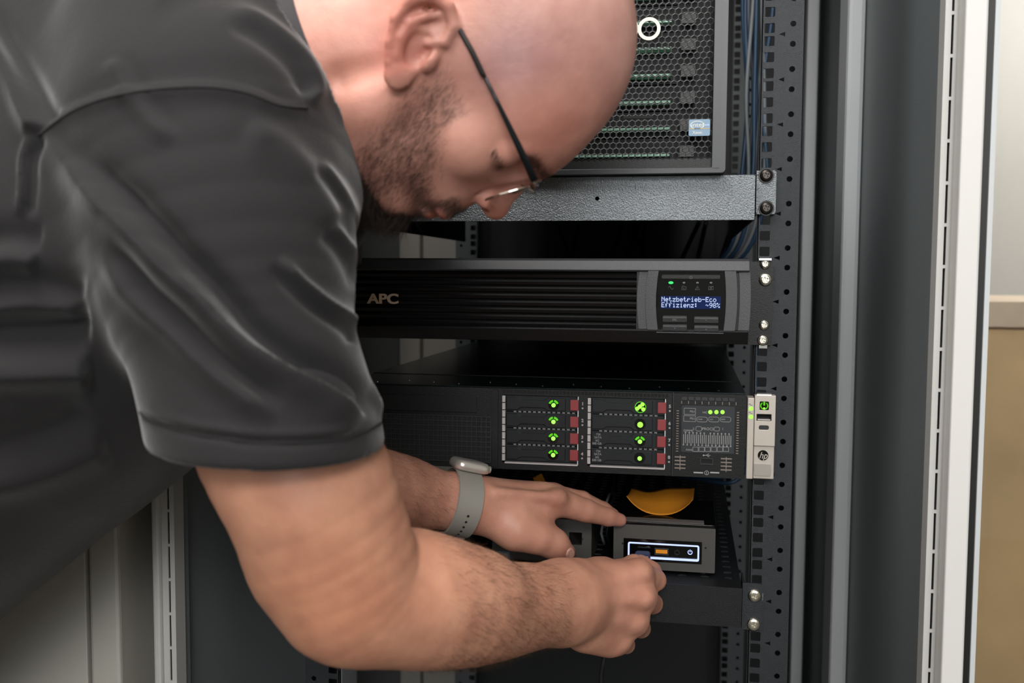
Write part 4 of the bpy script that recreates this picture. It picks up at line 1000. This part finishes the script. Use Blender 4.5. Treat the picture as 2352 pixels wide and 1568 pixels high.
_ax = np.cross(V(dp(883, 1030, .657))-HEM, V(dp(620, 1084, .583))-HEM); _ax = (_ax/np.linalg.norm(_ax)).astype(F32)
if _ax @ (SL[3][0]-SL[2][0]) < 0: _ax = -_ax
def curve(pts, n=8):
    a = [np.array(p, float) for p in pts]; out = []
    for i in range(len(a)-1):
        p0, p1, p2, p3 = a[max(i-1, 0)], a[i], a[i+1], a[min(i+2, len(a)-1)]
        for k in range(n):
            t = k/n; out.append(.5*((2*p1)+(-p0+p2)*t+(2*p0-5*p1+4*p2-p3)*t*t+(-p0+3*p1-3*p2+p3)*t**3))
    out.append(a[-1]); return np.array(out)
def project(v):
    d = v-np.array(_C); z = d @ np.array(_F); return 1176+FPX*(d @ np.array(_R))/z, 784-FPX*(d @ np.array(_U))/z
def fold(X, Y, pts, amp, wl, wr, val=0., wv=None):
    """cloth fold along a curve: height above the surface (m); left of the travel direction falls over wl, right over wr with a valley beyond"""
    c = curve(pts, 8); L = len(c); best = np.full(len(X), 1e9); sd = np.zeros(len(X)); tt = np.zeros(len(X))
    for i in range(L-1):
        a, b = c[i], c[i+1]; ab = b-a; l2 = ab @ ab+1e-9; t = np.clip(((X-a[0])*ab[0]+(Y-a[1])*ab[1])/l2, 0, 1)
        dx, dy = X-(a[0]+ab[0]*t), Y-(a[1]+ab[1]*t); d = np.hypot(dx, dy); s = np.sign(ab[0]*dy-ab[1]*dx); m = d < best
        best[m] = d[m]; sd[m] = (d*s)[m]; tt[m] = ((i+t)/(L-1))[m]
    env = np.clip(np.minimum(tt/.18, (1-tt)/.18), 0, 1); env = env*env*(3-2*env)
    h = np.where(sd < 0, np.exp(-(sd/wr)**2), np.exp(-(sd/wl)**2))
    if val: wv = wv or wr*1.5; h = h-val*np.exp(-((-sd-wr-wv*.8)/wv)**2)*(sd < 0)
    return amp*env*h
import time; _t0 = time.time()
man = thing('person', 'bald bearded man in a dark grey polo shirt bending into the open rack', 'person', (-.9, -.25, 0))
MO = tuple(man.location)
# ---- skin material: tone, flush, lips and stubble shade come from vertex data (they belong to the skin)
sk = bpy.data.materials.new('skin'); sk.use_nodes = True; nt = sk.node_tree; bs = nt.nodes['Principled BSDF']
bs.inputs['Roughness'].default_value = .48; bs.inputs['Subsurface Weight'].default_value = .12; bs.inputs['Subsurface Radius'].default_value = (.012, .005, .003); bs.inputs['Subsurface Scale'].default_value = .6
at_ = nt.nodes.new('ShaderNodeVertexColor'); at_.layer_name = 'tone'
tc = nt.nodes.new('ShaderNodeTexCoord')
n1_ = nt.nodes.new('ShaderNodeTexNoise'); n1_.inputs['Scale'].default_value = 30; n1_.inputs['Detail'].default_value = 4; nt.links.new(tc.outputs['Object'], n1_.inputs['Vector'])
rp_ = nt.nodes.new('ShaderNodeValToRGB'); rp_.color_ramp.elements[0].position = .34; rp_.color_ramp.elements[1].position = .68
rp_.color_ramp.elements[0].color = (.84, .78, .77, 1); rp_.color_ramp.elements[1].color = (1.06, 1.07, 1.06, 1)
nt.links.new(n1_.outputs['Fac'], rp_.inputs['Fac'])
mx = nt.nodes.new('ShaderNodeMix'); mx.data_type = 'RGBA'; mx.blend_type = 'MULTIPLY'; mx.inputs['Factor'].default_value = 1
nt.links.new(at_.outputs['Color'], mx.inputs['A']); nt.links.new(rp_.outputs['Color'], mx.inputs['B']); nt.links.new(mx.outputs['Result'], bs.inputs['Base Color'])
n2_ = nt.nodes.new('ShaderNodeTexNoise'); n2_.inputs['Scale'].default_value = 700; n2_.inputs['Detail'].default_value = 3; nt.links.new(tc.outputs['Object'], n2_.inputs['Vector'])
bp_ = nt.nodes.new('ShaderNodeBump'); bp_.inputs['Strength'].default_value = .25; bp_.inputs['Distance'].default_value = .0006
nt.links.new(n2_.outputs['Fac'], bp_.inputs['Height'])
vo_ = nt.nodes.new('ShaderNodeTexVoronoi'); vo_.feature = 'DISTANCE_TO_EDGE'; vo_.inputs['Scale'].default_value = 520; nt.links.new(tc.outputs['Object'], vo_.inputs['Vector'])
bq_ = nt.nodes.new('ShaderNodeBump'); bq_.inputs['Strength'].default_value = .12; bq_.inputs['Distance'].default_value = .0012
n4_ = nt.nodes.new('ShaderNodeTexNoise'); n4_.inputs['Scale'].default_value = 90; n4_.inputs['Detail'].default_value = 5; nt.links.new(tc.outputs['Object'], n4_.inputs['Vector'])
br_ = nt.nodes.new('ShaderNodeBump'); br_.inputs['Strength'].default_value = .16; br_.inputs['Distance'].default_value = .003; nt.links.new(n4_.outputs['Fac'], br_.inputs['Height'])
nt.links.new(vo_.outputs['Distance'], bq_.inputs['Height']); nt.links.new(br_.outputs['Normal'], bq_.inputs['Normal']); nt.links.new(bq_.outputs['Normal'], bp_.inputs['Normal']); nt.links.new(bp_.outputs['Normal'], bs.inputs['Normal'])

def bounds(pts, pad):
    a = np.array([p for p, r in pts]); return a.min(0)-pad, a.max(0)+pad
hb_ = np.array([tuple(H2W(u, f, s)) for u in (-135, 165) for f in (-108, 132) for s in (-96, 96)])
headp = nets(head_w, hb_.min(0)-.002, hb_.max(0)+.002, .0017)
rp = RA+[pc(1500, 1300, 1.0, 30), pc(1440, 1500, .95, 30), pc(1480, 1280, 1.02, 20)]
lo, hi = bounds(RA[2:]+rp[-3:], .03); lo[0] -= .07; lo[2] -= .06; hi[2] += .06; lo[1] -= .06
armr = nets(arm_r, lo, hi, .0019)
lo, hi = bounds(LA[2:]+[pc(1430, 1195, 1.04, 20), pc(1300, 1270, .99, 20), pc(1330, 1200, 1.11, 20)], .02); lo[0] -= .03; lo[2] -= .03; hi[2] += .04; lo[1] -= .04
arml = nets(arm_l, lo, hi, .0019)
def under(P):
    d = chain(P, [(p, r-.030) for p, r in TO[:4]], .06); d = smin(d, chain(P, [(p, max(r-.02, .04)) for p, r in RA[:3]], .03), .03)
    d = smin(d, chain(P, [(p, r) for p, r in LA[:4]], .03), .03); return smin(d, chain(P, [(p, r-.02) for p, r in SL[:2]]), .03)
lo, hi = bounds(TO[:4], .24); torso = nets(under, lo, hi, .010)
body, bv, bn = to_mesh('body', [headp, armr, arml, torso], sk, man, MO)
# vertex tones
c = np.tile(np.array(rgb('cb9a88')), (len(bv), 1)); nh = len(headp[0])
Q = ((bv[:nh]-V(HC))*1000) @ HM; u, f, s = Q.T; s_ = np.abs(s)
def mixc(mask, hexc):
    m = np.clip(mask, 0, 1)[:, None]; return m, np.array(rgb(hexc))
def apply(i0, i1, mask, hexc):
    m, cc = mixc(mask, hexc); c[i0:i1] = c[i0:i1]*(1-m)+cc*m
sstep = lambda a, b, x: np.clip((x-a)/(b-a), 0, 1)**2*(3-2*np.clip((x-a)/(b-a), 0, 1))
apply(0, nh, np.ones(nh), 'ca9383')
g = lambda cu, cf, w1, w2: np.exp(-((u-cu)/w1)**2-((f-cf)/w2)**2)
apply(0, nh, .55*g(75, 70, 45, 45), 'cf8471'); apply(0, nh, .5*g(120, 20, 50, 60), 'cfa5a0'); apply(0, nh, .6*g(-10, -12, 30, 25)*(s_ > 60), 'd0877a')
apply(0, nh, .75*g(60, 22, 34, 30)*(s_ > 40), 'ab8788'); apply(0, nh, .45*g(0, 122, 14, 14), 'cf7a66'); apply(0, nh, .4*g(-60, -30, 40, 40), 'd2907c')
earm = sstep(81, 86, s_-.20*(-f-11))*((np.abs(u-4) < 46) & (f < 2) & (f > -46)); apply(0, nh, .5*earm, 'd48574')
lips = np.exp(-((u+44)/9)**4)*sstep(97, 101, f)*(s_ < 27); apply(0, nh, .75*lips, 'b5695f')
# stubble zone
cheek = -4-(f-46)*.82; zone = sstep(14, -12, u-np.where(f > 46, cheek, 14+.0*f))*sstep(10-.35*(u+30), 40-.35*(u+30), f)
zone = np.maximum(zone*(f < 130), sstep(-16, -24, u)*sstep(86, 92, f)*(s_ < 34))
zone *= 1-np.clip(lips*1.2, 0, 1); zone *= np.clip(1-g(-24, 60, 0.1, 0.1), 0, 1)
dens = np.maximum(sstep(-74, -86, u)*sstep(40, 62, f)*sstep(52, 42, s_), sstep(-60, -70, u)*sstep(26, 16, s_)*sstep(86, 95, f)); zone *= 1-.8*g(-64, 84, 11, 13)*(s_ > 12); dens = np.maximum(dens, 0)
apply(0, nh, .34*zone, '5b4238'); apply(0, nh, .75*dens, '241a15')
brow = np.exp(-((u-(46-.12*(s_-25)))/4.6)**2)*sstep(9, 13, s_)*sstep(56, 46, s_)*(f > 70); apply(0, nh, .5*brow, '4a3328')
n0 = nh; n1v = n0+len(armr[0]); n2v = n1v+len(arml[0])
apply(n0, n1v, np.ones(n1v-n0), 'cb947a'); pxv = np.stack([bv[:, 0], bv[:, 1], bv[:, 2]], 1)
hd_ = np.exp(-(np.linalg.norm(bv[n0:n1v]-V(dp(1420, 1390, .94)), axis=1)/.075)**2); apply(n0, n1v, .8*hd_, 'cf9581')
el_ = np.exp(-(np.linalg.norm(bv[n0:n1v]-V(dp(760, 1400, .64)), axis=1)/.06)**2); apply(n0, n1v, .35*el_, 'c07a55')
apply(n1v, n2v, np.ones(n2v-n1v), 'c58f7a')
nl = np.linalg.norm(bv[n1v:n2v]-V(dp(1314, 1274, .972)), axis=1); apply(n1v, n2v, .5*(nl < .0075), 'd9a896')
ca = body.data.color_attributes.new('tone', 'FLOAT_COLOR', 'POINT'); ca.data.foreach_set('color', np.concatenate([c, np.ones((len(c), 1))], 1).astype(F32).ravel())
# ---- hair: fine strands as real geometry
hair = mat('hair_dark', '2a1e18', .5); hairb = mat('hair_brown', '4c3222', .5)
def strands(name, pos, nrm, direc, ln, wdt, m, parent, seed, curl=.25, segs=3):
    r = np.random.RandomState(seed); N = len(pos); d = direc+r.normal(0, curl, (N, 3)); d -= nrm*(d*nrm).sum(1)[:, None]*.55; d /= np.linalg.norm(d, axis=1)[:, None]+1e-9
    L = ln*r.uniform(.6, 1.25, N); sd = np.cross(d, nrm); sd /= np.linalg.norm(sd, axis=1)[:, None]+1e-9
    rows = []
    for i in range(segs+1):
        t = i/segs; cpt = pos+d*(L*t)[:, None]+nrm*(L*(.30*t-.12*t*t))[:, None]; wv = wdt*(1-t*.85)
        rows += [cpt-sd*wv/2, cpt+sd*wv/2, cpt+nrm*wv*.8]
    vv = np.stack(rows, 1).reshape(-1, 3); nr = 3*(segs+1); base = np.arange(N)[:, None]*nr; fs = []
    for i in range(segs):
        a = i*3
        for k in range(3): fs.append(base+np.array([[a+k, a+(k+1) % 3, a+3+(k+1) % 3, a+3+k]]))
    q = np.stack(fs, 1).reshape(-1, 4)
    me = bpy.data.meshes.new(name); me.vertices.add(len(vv)); me.vertices.foreach_set('co', (vv-np.array(MO)).astype(F32).ravel())
    me.loops.add(q.size); me.loops.foreach_set('vertex_index', q.astype(np.int32).ravel()); me.polygons.add(len(q)); me.polygons.foreach_set('loop_start', np.arange(0, q.size, 4, dtype=np.int32)); me.update(calc_edges=True)
    o = link(me, name, m, parent); o['kind'] = 'stuff'; return o
def pick(i0, w_, n, seed):
    r = np.random.RandomState(seed); w_ = w_/w_.sum(); return i0+r.choice(len(w_), n, p=w_)
rs = np.random.RandomState(5)
ii = pick(0, zone**1.6*(1-dens)*(s > -40)+1e-12, 5600, 1); dirn = np.tile(-HM[:, 0]*.8+HM[:, 1]*.35, (len(ii), 1))
strands('beard', bv[ii]+rs.normal(0, .0006, (len(ii), 3)), bn[ii], dirn, .0070, .00012, hair, man, 1)
ii = pick(0, dens*(s > -44)+1e-12, 6500, 2); dirn = np.tile(-HM[:, 0]*.75+HM[:, 1]*.6, (len(ii), 1))
strands('goatee', bv[ii]+rs.normal(0, .0007, (len(ii), 3)), bn[ii], dirn, .019, .00022, hair, man, 2)
ii = pick(0, brow+1e-12, 900, 3); dirn = np.sign(s[ii])[:, None]*HM[:, 2][None]*.9+HM[:, 0][None]*.2
strands('eyebrow', bv[ii]+rs.normal(0, .0005, (len(ii), 3)), bn[ii], dirn, .008, .00016, hair, man, 3)
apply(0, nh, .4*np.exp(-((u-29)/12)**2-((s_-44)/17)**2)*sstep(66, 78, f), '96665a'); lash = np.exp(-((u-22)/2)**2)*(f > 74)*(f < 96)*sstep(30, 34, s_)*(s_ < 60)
ii = pick(0, lash+1e-12, 160, 9); strands('eyelash', bv[ii], bn[ii], np.tile(HM[:, 1]*.6-HM[:, 0]*.7, (len(ii), 1)), .007, .00018, hair, man, 9, curl=.15)
# forearm hair
ax = V(RA[8][0])-V(RA[5][0]); ax /= np.linalg.norm(ax); tt = (bv[n0:n1v]-V(RA[4][0])) @ ax
wt = sstep(.02, .07, tt)*sstep(.24, .17, tt); ii = pick(n0, wt+1e-12, 5200, 4); dn_ = np.array([0, 0, -1.])
strands('arm_hair', bv[ii], bn[ii], np.tile(ax*.9+dn_*.35, (len(ii), 1)), .011, .00010, hairb, man, 4, curl=.35)
ax2 = V(LA[6][0])-V(LA[4][0]); ax2 /= np.linalg.norm(ax2); tt = (bv[n1v:n2v]-V(LA[3][0])) @ ax2
wt = sstep(-.02, .02, tt)*sstep(.105, .09, tt); ii = pick(n1v, wt+1e-12, 1800, 6)
strands('arm_hair', bv[ii], bn[ii], np.tile(ax2*.8+dn_*.5, (len(ii), 1)), .010, .00009, hairb, man, 6, curl=.35)

def nail(out, fn, name='fingernail'):
    cx_, cy_ = sum(p[0] for p in out)/len(out), sum(p[1] for p in out)/len(out); vs = []
    for k_ in (1, .6, 0):
        for (x, y) in (out if k_ else [(cx_, cy_)]):
            h_ = hit(cx_+(x-cx_)*k_, cy_+(y-cy_)*k_, fn); d_ = V(_C)-h_; d_ /= np.linalg.norm(d_); vs.append(tuple(h_+d_*(.0003+.0004*(1-k_*k_))))
    n = len(out); b = MB(MO).add(vs, [(k, (k+1) % n, n+(k+1) % n, n+k) for k in range(n)]+[(n+k, n+(k+1) % n, 2*n) for k in range(n)])
    o = b.build(name, mat('nail', 'cf9e8c', .3), man, smooth=True); md = o.modifiers.new('s', 'SOLIDIFY'); md.thickness = .0004
nail([(1303, 1284), (1300, 1274), (1304, 1263), (1311, 1257), (1318, 1258), (1322, 1266), (1322, 1277), (1316, 1285), (1309, 1288)], arm_l)
# ---- polo shirt
base = shirt_base
def shirt(P):
    d = shirt_base(P, True)
    d = smin(d, chain(P, [pc(838, 962, .652, 15), pc(856, 930, .660, 14), pc(850, 902, .668, 12)]), .008)
    nk = head_neck(P); d = smax(d, -nk, .006)
    return d
def head_neck(P):
    Q = ((P-V(HC))*1000) @ HM; return chain(Q, [(V((-60, -30, 0)), 74), (V((-108, -38, 0)), 74)], 10)/1000
lo, hi = bounds(SL+TO[:3], .22); lo[0] = -.75; hi = np.maximum(hi, 0); hi[0] = .06
lo2 = np.array([-.80, -.75, .80]); hi2 = np.array([.06, .30, 1.75])
sh = nets(shirt, lo2, hi2, .0024, 1.3)
print('shirt', len(sh[0]), time.time()-_t0)
fab = bpy.data.materials.new('grey_pique'); fab.use_nodes = True; nt = fab.node_tree; bs = nt.nodes['Principled BSDF']
bs.inputs['Base Color'].default_value = (*rgb('242324'), 1); bs.inputs['Roughness'].default_value = .85; bs.inputs['Sheen Weight'].default_value = .28; bs.inputs['Sheen Roughness'].default_value = .4; bs.inputs['Specular IOR Level'].default_value = .25
tc = nt.nodes.new('ShaderNodeTexCoord'); n_ = nt.nodes.new('ShaderNodeTexNoise'); n_.inputs['Scale'].default_value = 420; n_.inputs['Detail'].default_value = 4; nt.links.new(tc.outputs['Object'], n_.inputs['Vector'])
n3 = nt.nodes.new('ShaderNodeTexNoise'); n3.inputs['Scale'].default_value = 11; n3.inputs['Detail'].default_value = 3; nt.links.new(tc.outputs['Object'], n3.inputs['Vector'])
b1_ = nt.nodes.new('ShaderNodeBump'); b1_.inputs['Strength'].default_value = .35; b1_.inputs['Distance'].default_value = .0008; nt.links.new(n_.outputs['Fac'], b1_.inputs['Height'])
b2_ = nt.nodes.new('ShaderNodeBump'); b2_.inputs['Strength'].default_value = .3; b2_.inputs['Distance'].default_value = .006; nt.links.new(n3.outputs['Fac'], b2_.inputs['Height']); nt.links.new(b2_.outputs['Normal'], b1_.inputs['Normal']); nt.links.new(b1_.outputs['Normal'], bs.inputs['Normal'])
shirt_o, sv_, sn_ = to_mesh('polo_shirt', [sh], fab, man, MO, relax=2)
sdk = mat('seam_thread', '232223', .9)
# folds, worked into the cloth where it faces the open side
co_ = np.empty(len(sv_)*3, F32); shirt_o.data.vertices.foreach_get('co', co_); co_ = co_.reshape(-1, 3)+np.array(MO, F32)
X_, Y_ = project(co_.astype(float)); vw = np.array(_C)-co_; vw /= np.linalg.norm(vw, axis=1)[:, None]; fc = np.clip(((sn_*vw).sum(1)-.02)/.25, 0, 1)
SEAM = [(88, 306), (180, 243), (300, 207), (450, 194), (560, 206), (640, 236), (705, 243)]
CUFF = [(322, 938), (361, 962), (440, 985), (521, 998), (593, 1006), (700, 1006), (800, 996), (874, 962)]
H_ = np.zeros(len(co_))
for pts_, amp, wl, wr, val, wv in (
    ([(92, 300), (210, 424), (300, 512), (400, 618), (468, 682), (557, 779), (646, 843), (736, 893), (807, 943), (838, 968)], .0125, 48, 13, .85, 30),
    ([(230, 560), (307, 670), (396, 754), (486, 846), (557, 904), (640, 962)], .0075, 34, 16, .8, 24),
    ([(838, 790), (830, 765), (805, 735), (740, 692), (680, 640), (640, 590)], .0060, 15, 9, .7, 16),
    ([(840, 660), (822, 605), (790, 555), (750, 515)], .0048, 16, 10, .6, 16),
    ([(836, 560), (812, 490), (775, 425), (730, 370)], .0040, 16, 10, .6, 16),
    ([(560, 290), (660, 350), (730, 440), (775, 520)], .0050, 40, 34, .3, 40),
    ([(-60, 20), (30, 180), (70, 262), (96, 300)], .0090, 36, 15, .7, 24),
    ([(705, 238), (725, 200), (690, 130), (610, 62), (520, 20)], .0060, 22, 12, .6, 20),
    ([(640, 10), (715, 90), (765, 190), (800, 290)], .0040, 16, 14, .5, 18),
    ([(255, 130), (282, 190), (330, 260), (400, 330)], .0030, 24, 18, .4, 20),
    ([(-80, 850), (60, 846), (140, 842), (215, 838)], .0150, 46, 42, .9, 50),
    ([(-80, 720), (50, 702), (120, 708), (190, 720)], .0070, 30, 24, .8, 34),
    ([(-80, 1120), (100, 1074), (250, 1010)], .0090, 44, 38, .7, 44),
    ([(-80, 610), (20, 592), (90, 602)], .0070, 30, 24, .6, 34),
    ([(84, 300), (58, 360), (54, 430), (46, 500)], .0050, 12, 10, .8, 12)): H_ += fold(X_, Y_, pts_, amp, wl, wr, val, wv)
H_ += fold(X_, Y_, SEAM[::-1], .0042, 9, 24)+fold(X_, Y_, SEAM, -.0022, 10, 10)
H_ += fold(X_, Y_, [(x, y+8) for x, y in CUFF], -.0030, 9, 9)+fold(X_, Y_, [(x, y-8) for x, y in CUFF], .0018, 12, 12)
co_ = co_+sn_*(H_*fc)[:, None]
shirt_o.data.vertices.foreach_set('co', (co_-np.array(MO)).astype(F32).ravel()); shirt_o.data.update()
from mathutils.bvhtree import BVHTree
bvh = BVHTree.FromPolygons([Vector(p) for p in co_.tolist()], [tuple(p.vertices) for p in shirt_o.data.polygons])
for pts_, off in ((SEAM, 5), (CUFF, 9)):
    line = []
    for x, y in curve(pts_, 6):
        h_ = bvh.ray_cast(_C, ray(x, y+off).normalized())[0]
        if h_ is not None: line.append(tuple(h_))
    MB(MO).tube(line, .0012, 6).build('seam', sdk, shirt_o, smooth=True)
# ribbed collar round the neck
cb_ = MB(MO); n = 72; rows = []
for j, (uu, rr_, ) in enumerate(((-68, 69), (-65, 71), (-68, 74), (-84, 77), (-104, 80), (-105, 78), (-84, 75))):
    rows.append([tuple(H2W(uu+10*math.cos(2*math.pi*k/n)*.0-8*math.sin(2*math.pi*k/n)*0, -33+rr_*math.cos(2*math.pi*k/n), rr_*math.sin(2*math.pi*k/n)*.98)) for k in range(n)])
vs = [p for r_ in rows for p in r_]; m_ = len(rows)
cb_.add(vs, [(j*n+k, j*n+(k+1) % n, ((j+1) % m_)*n+(k+1) % n, ((j+1) % m_)*n+k) for j in range(m_) for k in range(n)])
cb_.build('collar', mat('collar_rib', '3a3739', .85, 0, .5, 500), shirt_o, smooth=True)
# ---- trousers and shoes (mostly outside the frame)
dk = mat('dark_trousers', '17181a', .85, 0, .3, 300)
hip = V(dp(-520, 1330, .96)); gx, gy = float(hip[0]), float(hip[1])
def legs(P):
    d = ell(P, (gx-.03, gy, hip[2]-.02), (.18, .165, .17))
    for sg in (-1, 1):
        d = smin(d, chain(P, [(V((gx-.03, gy+sg*.09, hip[2]-.06)), .105), (V((gx+.05, gy+sg*.12, .52)), .075), (V((gx-.04, gy+sg*.13, .10)), .062)], .03), .03)
    return smax(d, (.05-P[:, 2]).astype(F32), .005)
to_mesh('trousers', [nets(legs, (gx-.30, gy-.30, .02), (gx+.26, gy+.30, float(hip[2])+.20), .008)], dk, man, MO)
for sg in (-1, 1):
    def shoe(P):
        cy_ = gy+sg*.13
        return smax(smin(chain(P, [(V((gx-.06, cy_, .05)), .042), (V((gx+.10, cy_, .040)), .040), (V((gx+.16, cy_, .032)), .030)], .02), ell(P, (gx-.04, cy_, .08), (.05, .045, .06)), .03), (.0-P[:, 2]).astype(F32)+.001, .004)
    to_mesh('shoe', [nets(shoe, (gx-.14, gy+sg*.13-.08, -.01), (gx+.24, gy+sg*.13+.08, .18), .006)], M['rubber'], man, MO)

# ------------------------------------------------------------------ spectacles
gs = thing('eyeglasses', 'rimless spectacles with thin dark temples worn by the man', 'glasses', tuple(H2W(35, 112, 0))); GO = tuple(gs.location)
def lens_outline(sg, n=28):
    out = []
    for k in range(n):
        a = 2*math.pi*k/n; ex = 2.6; ca_, sa_ = math.cos(a), math.sin(a)
        out.append((19.5+20.5*math.copysign(abs(sa_)**(2/ex), sa_), sg*(35.5+25*math.copysign(abs(ca_)**(2/ex), ca_))))
    return out
def lf(u_, s__): return 107.5+(u_+2)*.13-((abs(s__)-10)/55)**2*3.5
for sg in (1, -1):
    ol = lens_outline(sg); b = MB(GO); n = len(ol)
    b.add([tuple(H2W(u_, lf(u_, s__), s__)) for u_, s__ in ol]+[tuple(H2W(u_, lf(u_, s__)+1.6, s__)) for u_, s__ in ol]+[tuple(H2W(19.5, lf(19.5, 35)+.6, sg*35.5)), tuple(H2W(19.5, lf(19.5, 35)+2.2, sg*35.5))],
          [(k, (k+1) % n, n+(k+1) % n, n+k) for k in range(n)]+[(2*n, (k+1) % n, k) for k in range(n)]+[(2*n+1, n+k, n+(k+1) % n) for k in range(n)])
    b.build('lens', M['glass'], gs)
    MB(GO).tube([tuple(H2W(u_, lf(u_, s__)+.8, s__)) for u_, s__ in ol[n//2+1 if sg > 0 else 0:]+ol[:2 if sg > 0 else 1]] if False else [tuple(H2W(u_, lf(u_, s__)+.8, s__)) for u_, s__ in ol]+[tuple(H2W(ol[0][0], lf(*ol[0])+.8, ol[0][1]))], .00055, 6).build('lens_rim', M['wire'], gs)
    MB(GO).tube([tuple(H2W(36, lf(36, 60)+1, sg*59)), tuple(H2W(38.5, lf(36, 60)+2.5, sg*64)), tuple(H2W(40, 110, sg*68.5)), tuple(H2W(40, 106, sg*70))], .0015, 8).build('end_piece', M['wire'], gs)
    MB(GO).tube([tuple(H2W(28, lf(28, 14), sg*12)), tuple(H2W(24, 101, sg*11)), tuple(H2W(18, 100, sg*12))], .0006, 6).build('pad_arm', M['wire'], gs)
    MB(GO).tube([tuple(H2W(21, 101, sg*11.3)), tuple(H2W(11, 101, sg*13))], [.0022, .0022], 10).build('nose_pad', M['glass'], gs)
    MB(GO).disc((0, 0), .0016, 0, .002, 10).build('rim_screw', M['wire'], gs).location = H2W(30, lf(30, 55)+1, sg*52)-Vector(GO)
    o_ = MB(GO)
    tp = [(40.5, 108, 70.5), (39.8, 80, 74), (38.6, 50, 76.5), (37.4, 28, 77.5)]
    o_.tube([tuple(H2W(a, b_, sg*c_)) for a, b_, c_ in tp], [.0030, .0024, .0016, .0012], 8); o_.build('temple', M['titan'], gs, smooth=True)
    tt_ = [(37.4, 29, 77.5), (36.8, 26, 77.5), (36.2, 10, 78), (34.5, -6, 78.5), (30, -19, 71), (22, -29, 70), (12, -40, 80), (6, -45, 84)]
    MB(GO).tube([tuple(H2W(a, b_, sg*c_)) for a, b_, c_ in tt_], [.0012, .0019, .0019, .0018, .0018, .0018, .0022, .0022], 8).build('temple_tip', M['rubber'], gs, smooth=True)
MB(GO).tube([tuple(H2W(30, lf(30, 12)+1, 11)), tuple(H2W(33, 118, 5)), tuple(H2W(33.5, 119, 0)), tuple(H2W(33, 118, -5)), tuple(H2W(30, lf(30, 12)+1, -11))], .0011, 8).build('bridge', M['wire'], gs, smooth=True)

# ------------------------------------------------------------------ wristwatch
W0 = dp(1054, 1153, .952); wa = (dp(1110, 1163, .962)-dp(1000, 1143, .943)).normalized()
wu = (_U*math.cos(.12)+_R*math.sin(.12)); wu = (wu-wa*wu.dot(wa)).normalized(); wn = wa.cross(wu).normalized()
if wn.dot(_F) > 0: wn = -wn
wt_ = thing('wristwatch', 'smartwatch with steel case and grey strap on the far wrist', 'watch', tuple(W0)); WO_ = tuple(W0)
def ringpt(a, r, t): return W0+wu*(r*math.sin(a))+wn*(r*math.cos(a))+wa*t
RX = .0314; n = 64; b = MB(WO_); vs = []
for t, rr_ in ((-.0132, RX+.0002), (-.0125, RX+.0020), (.0125, RX+.0020), (.0132, RX+.0002)):
    for k in range(n): vs.append(ringpt(2*math.pi*k/n, rr_, t))
b.add(vs, [(j*n+k, j*n+(k+1) % n, ((j+1) % 4)*n+(k+1) % n, ((j+1) % 4)*n+k) for j in range(4) for k in range(n)])
bd = b.build('strap', M['strap'], wt_, smooth=False)
for i in range(7):
    a = math.radians(-12-11*i); p = ringpt(a, RX+.0021, 0); q = ringpt(a, RX+.0024, 0)
    MB(WO_).tube([p, q], [.00125, .00125], 12).build('strap_hole', M['slotdark'], bd)
# rounded case on the back of the wrist
b = MB(WO_); sec = []
for h_, k_ in ((.0005, .80), (.002, .97), (.005, 1.0), (.0085, .97), (.0105, .84), (.0110, .6)):
    for (x, y) in rrect(-.0185*k_, .0185*k_, -.0160*k_, .0160*k_, .0085*k_, 5): sec.append(W0+wu*(RX+.0005+h_)+wa*(x+.002)+wn*y)
m_ = 24; b.add(sec, [(j*m_+k, j*m_+(k+1) % m_, (j+1)*m_+(k+1) % m_, (j+1)*m_+k) for j in range(5) for k in range(m_)]+[tuple(range(m_))[::-1], tuple(5*m_+k for k in range(m_))])
cs = b.build('watch_case', M['watch'], wt_, smooth=True)
MB(WO_).tube([W0+wu*(RX+.006)+wa*.0195+wn*.004, W0+wu*(RX+.006)+wa*.0230+wn*.004], .0034, 16).build('crown', M['watch'], wt_, smooth=True)
b = MB(WO_); pl_ = [W0-wu*(RX+.0012)+wa*x+wn*y for x, y in rrect(-.0135, .0135, -.004, .010, .002)]; b.tube([W0-wu*(RX+.0014)+wa*t+wn*.004 for t in (-.0130, -.0115, .0115, .0130)], [.0018, .0028, .0028, .0018], 12)
b.build('clasp', M['watch'], wt_, smooth=True)
print('man built', round(time.time()-_t0, 1))
